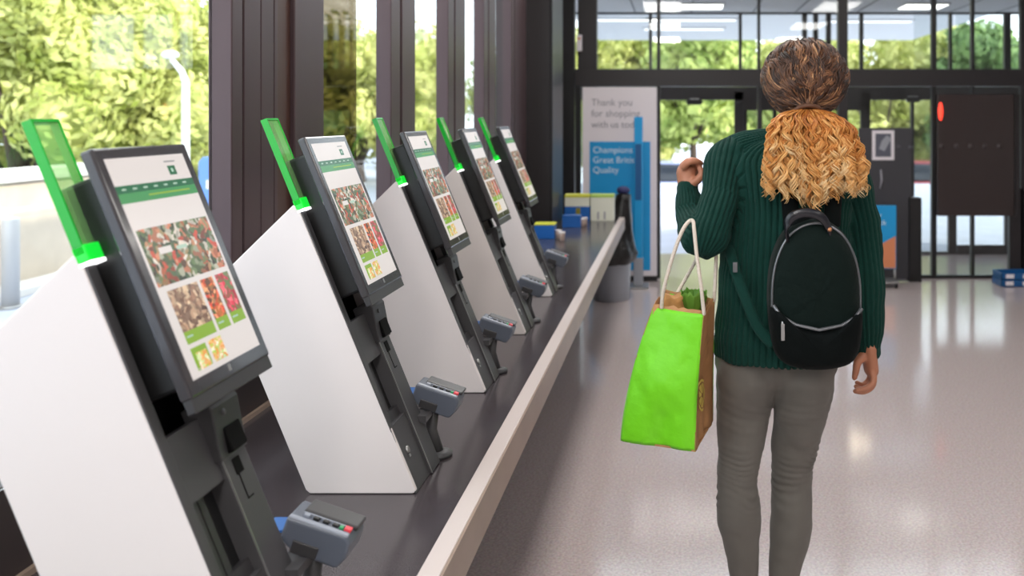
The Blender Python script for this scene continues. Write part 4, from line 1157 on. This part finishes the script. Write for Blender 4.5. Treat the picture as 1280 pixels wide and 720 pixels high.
# straps over and under the shoulders
for pts in ([P_(990, 280, 2.19), P_(984, 225, 2.22), P_(978, 182, 2.255), P_(972, 164, 2.33), P_(962, 175, 2.41), P_(945, 230, 2.47)],
            [P_(1040, 280, 2.19), P_(1042, 225, 2.22), P_(1038, 188, 2.26), P_(1034, 174, 2.34), P_(1034, 190, 2.41), P_(1036, 240, 2.47)]):
    g = MB(); limb(g, pts, [.010] * 6, 10, 2.2, (0, 1, 0)); g.build('shoulder_strap', vel2, pack)
g = MB(); limb(g, [P_(965, 430, 2.17), P_(945, 405, 2.18), P_(925, 355, 2.205), P_(915, 325, 2.235), P_(908, 300, 2.29)], [.006] * 5, 10, 2.4, (0, 1, 0)); g.build('lower_strap', knit, pack)
MB().box(tuple(P_(916, 340, 2.198)), tuple(P_(922, 328, 2.192))).build('buckle', zipm, pack, bevel=.001)

# ================================================================ SHOPPING BAG
bagloc = Vector((0.0, 2.24, .70))
bag = empty('shopping_bag', bagloc, 'bright green and kraft shopping bag with white rope handles on the woman\'s arm', 'bag')
Bt = [(-.136, 2.157, .706), (.046, 2.100, .700), (.098, 2.315, .700), (-.082, 2.372, .706)]
Tp = [(-.058, 2.165, 1.030), (.067, 2.112, 1.026), (.098, 2.225, 1.032), (-.028, 2.285, 1.045)]
def bagpt(side, s, t):
    a0, a1 = Vector(Bt[side]), Vector(Bt[(side + 1) % 4]); b0, b1 = Vector(Tp[side]), Vector(Tp[(side + 1) % 4])
    p = (a0.lerp(a1, s)).lerp(b0.lerp(b1, s), t ** 1.55)
    z = a0.z + (b0.z - a0.z) * t
    p.z = a0.lerp(a1, s).z * (1 - t) + b0.lerp(b1, s).z * t
    nrm = (a1 - a0).cross(Vector((0, 0, 1))).normalized()
    bulge = (.020 if side in (0, 2) else -.016) * math.sin(math.pi * s) * math.sin(math.pi * min(1, t * .95 + .05))
    wr = .011 * noise.noise(Vector((p.x * 16 + side * 7, p.y * 16, p.z * 11))) + .004 * noise.noise(Vector((p.x * 45, p.y * 45, p.z * 28)))
    wr *= math.sin(math.pi * s) ** .5 if 0 < s < 1 else 0
    return p + nrm * (bulge + wr) - bagloc
def bag_side(name, side, m, inset=0):
    g = MB(); NS, NT = 22, 34; vs = [bagpt(side, i / NS, j / NT) for j in range(NT + 1) for i in range(NS + 1)]
    g.add(vs, [(j * (NS + 1) + i, j * (NS + 1) + i + 1, (j + 1) * (NS + 1) + i + 1, (j + 1) * (NS + 1) + i) for j in range(NT) for i in range(NS)], 0, True)
    o = g.build(name, m, bag)
    so = o.modifiers.new('th', 'SOLIDIFY'); so.thickness = .0016; so.offset = -1
    return o
green = mat('lime_green_nonwoven', col(112, 206, 12), .5, bump=.5, bump_scale=14, sheen=.1)
kraft = mat('kraft_paper', col(168, 122, 78), .7, noise_amt=.1, noise_scale=30, bump=.15, bump_scale=60)
bag_side('front_panel', 0, green); bag_side('gusset', 1, kraft); bag_side('back_panel', 2, green); bag_side('gusset', 3, kraft)
g = MB(); g.add([Vector(p) - bagloc for p in Bt] + [Vector(p) - bagloc + Vector((0, 0, .004)) for p in Bt], [(0, 3, 2, 1), (4, 5, 6, 7)] + [(i, (i + 1) % 4, (i + 1) % 4 + 4, i + 4) for i in range(4)]); g.build('base', kraft, bag)
# inner kraft lining at the rim
g = MB(); vs = []
for k in range(4):
    for i in range(10):
        p = bagpt(k, i / 10, 1.0); c0 = Vector((.02, 2.197, 1.03)) - bagloc; q = p.lerp(c0, .04)
        vs.append(q + Vector((0, 0, .008 + .008 * noise.noise(Vector((i * .9, k * 3., 0)))))); 
for k in range(4):
    for i in range(10):
        p = bagpt(k, i / 10, .8); c0 = Vector((.02, 2.197, p.z + bagloc.z)) - bagloc; vs.append(p.lerp(c0, .06))
g.add(vs, [(i, (i + 1) % 40, (i + 1) % 40 + 40, i + 40) for i in range(40)], 0, True); o = g.build('lining', kraft, bag); so = o.modifiers.new('th', 'SOLIDIFY'); so.thickness = .001
# lemon slice emblem on the gusset
g = MB(); yl = mat('pale_yellow_print', col(214, 190, 90), .6)
def gp(s, t): return bagpt(1, s, t) + Vector((.0035, -.0008, 0))
cs, ct_ = .52, .31
def disc_ring(r0, r1, a0=0, a1=6.2832, n_=20):
    vs = []
    for k in range(n_ + 1):
        a = a0 + (a1 - a0) * k / n_
        for r in (r0, r1): vs.append(gp(cs + r * math.cos(a) / .2, ct_ + r * math.sin(a) / .33))
    g.add(vs, [(2 * k, 2 * k + 1, 2 * k + 3, 2 * k + 2) for k in range(n_)], 0)
disc_ring(.034, .040)
for k in range(8): disc_ring(.006, .030, k * .7854 + .1, k * .7854 + .68, 6)
o = g.build('lemon_emblem', yl, bag)
# rope handles
rope = mat('white_cotton_rope', col(214, 200, 186), .7, bump=.5, bump_scale=200)
def PB(px, py, d): return V3(px, py, d) - bagloc
def handle(pts, r=.0048):
    g = MB(); limb(g, pts, [r] * len(pts), 10); return g.build('rope_handle', rope, bag)
handle([PB(827, 384, 2.158), PB(829, 365, 2.150), PB(838, 330, 2.148), PB(850, 295, 2.15), PB(859, 279, 2.155), PB(866, 276, 2.150), PB(868, 290, 2.128), PB(871, 320, 2.115), PB(876, 355, 2.108), PB(880, 392, 2.112)])
handle([PB(843, 372, 2.28), PB(856, 350, 2.30), PB(872, 320, 2.31), PB(882, 290, 2.305), PB(890, 288, 2.28), PB(895, 310, 2.25), PB(894, 350, 2.24), PB(892, 378, 2.235)])
# groceries showing at the rim
g = MB()
leafm = leaf_mat('salad_leaf', col(70, 130, 40), col(150, 190, 70)) ; lv = []
lt = empty('lettuce', Vector((.045, 2.215, 1.0)), 'leafy green lettuce poking out of the shopping bag', 'lettuce')
for k in range(6):
    a = k * 1.05; g = MB(); vs = []
    for i in range(7):
        for j in range(7):
            u = (i - 3) / 3; v = j / 6; r_ = .018 + .016 * v
            vs.append((r_ * math.cos(a + u * .6) * (1 + .1 * math.sin(u * 9 + k)), r_ * math.sin(a + u * .6), .005 + .058 * v * (1 - .15 * u * u) + .004 * math.sin(u * 12 + k)))
    g.add(vs, [(i * 7 + j, i * 7 + j + 1, (i + 1) * 7 + j + 1, (i + 1) * 7 + j) for i in range(6) for j in range(6)], 0, True)
    o = g.build('leaf', leafm, lt); o.modifiers.new('th', 'SOLIDIFY').thickness = .001
pkt = empty('paper_packet', Vector((-.005, 2.215, .985)), 'crumpled brown paper packet inside the shopping bag', 'packet')
g = MB(); vs = []; seg = 20; pf = [(.030, -.05), (.036, 0), (.036, .035), (.030, .055), (.034, .066), (.022, .062)]
for i, (r, z) in enumerate(pf):
    for k in range(seg):
        a = 6.2832 * k / seg; rr = r * (1 + .10 * math.sin(a * 5 + i) + .06 * math.sin(a * 9 - i)); vs.append((rr * math.cos(a), rr * .7 * math.sin(a), z + .005 * math.sin(a * 4 + i)))
g.add(vs, [(i * seg + k, i * seg + (k + 1) % seg, (i + 1) * seg + (k + 1) % seg, (i + 1) * seg + k) for i in range(len(pf) - 1) for k in range(seg)] + [tuple(range(5 * seg, 6 * seg))], 0, True)
g.build('paper', mat('brown_packet_paper', col(176, 126, 70), .7, noise_amt=.15, noise_scale=60), pkt)
lem = empty('lemon', Vector((.018, 2.222, 1.028)), 'small yellow lemon at the rim of the shopping bag', 'lemon')
g = MB(); g.ball((0, 0, 0), (.017, .017, .022), 0, 16, 10); g.build('fruit', mat('lemon_peel', col(226, 190, 50), .45), lem)
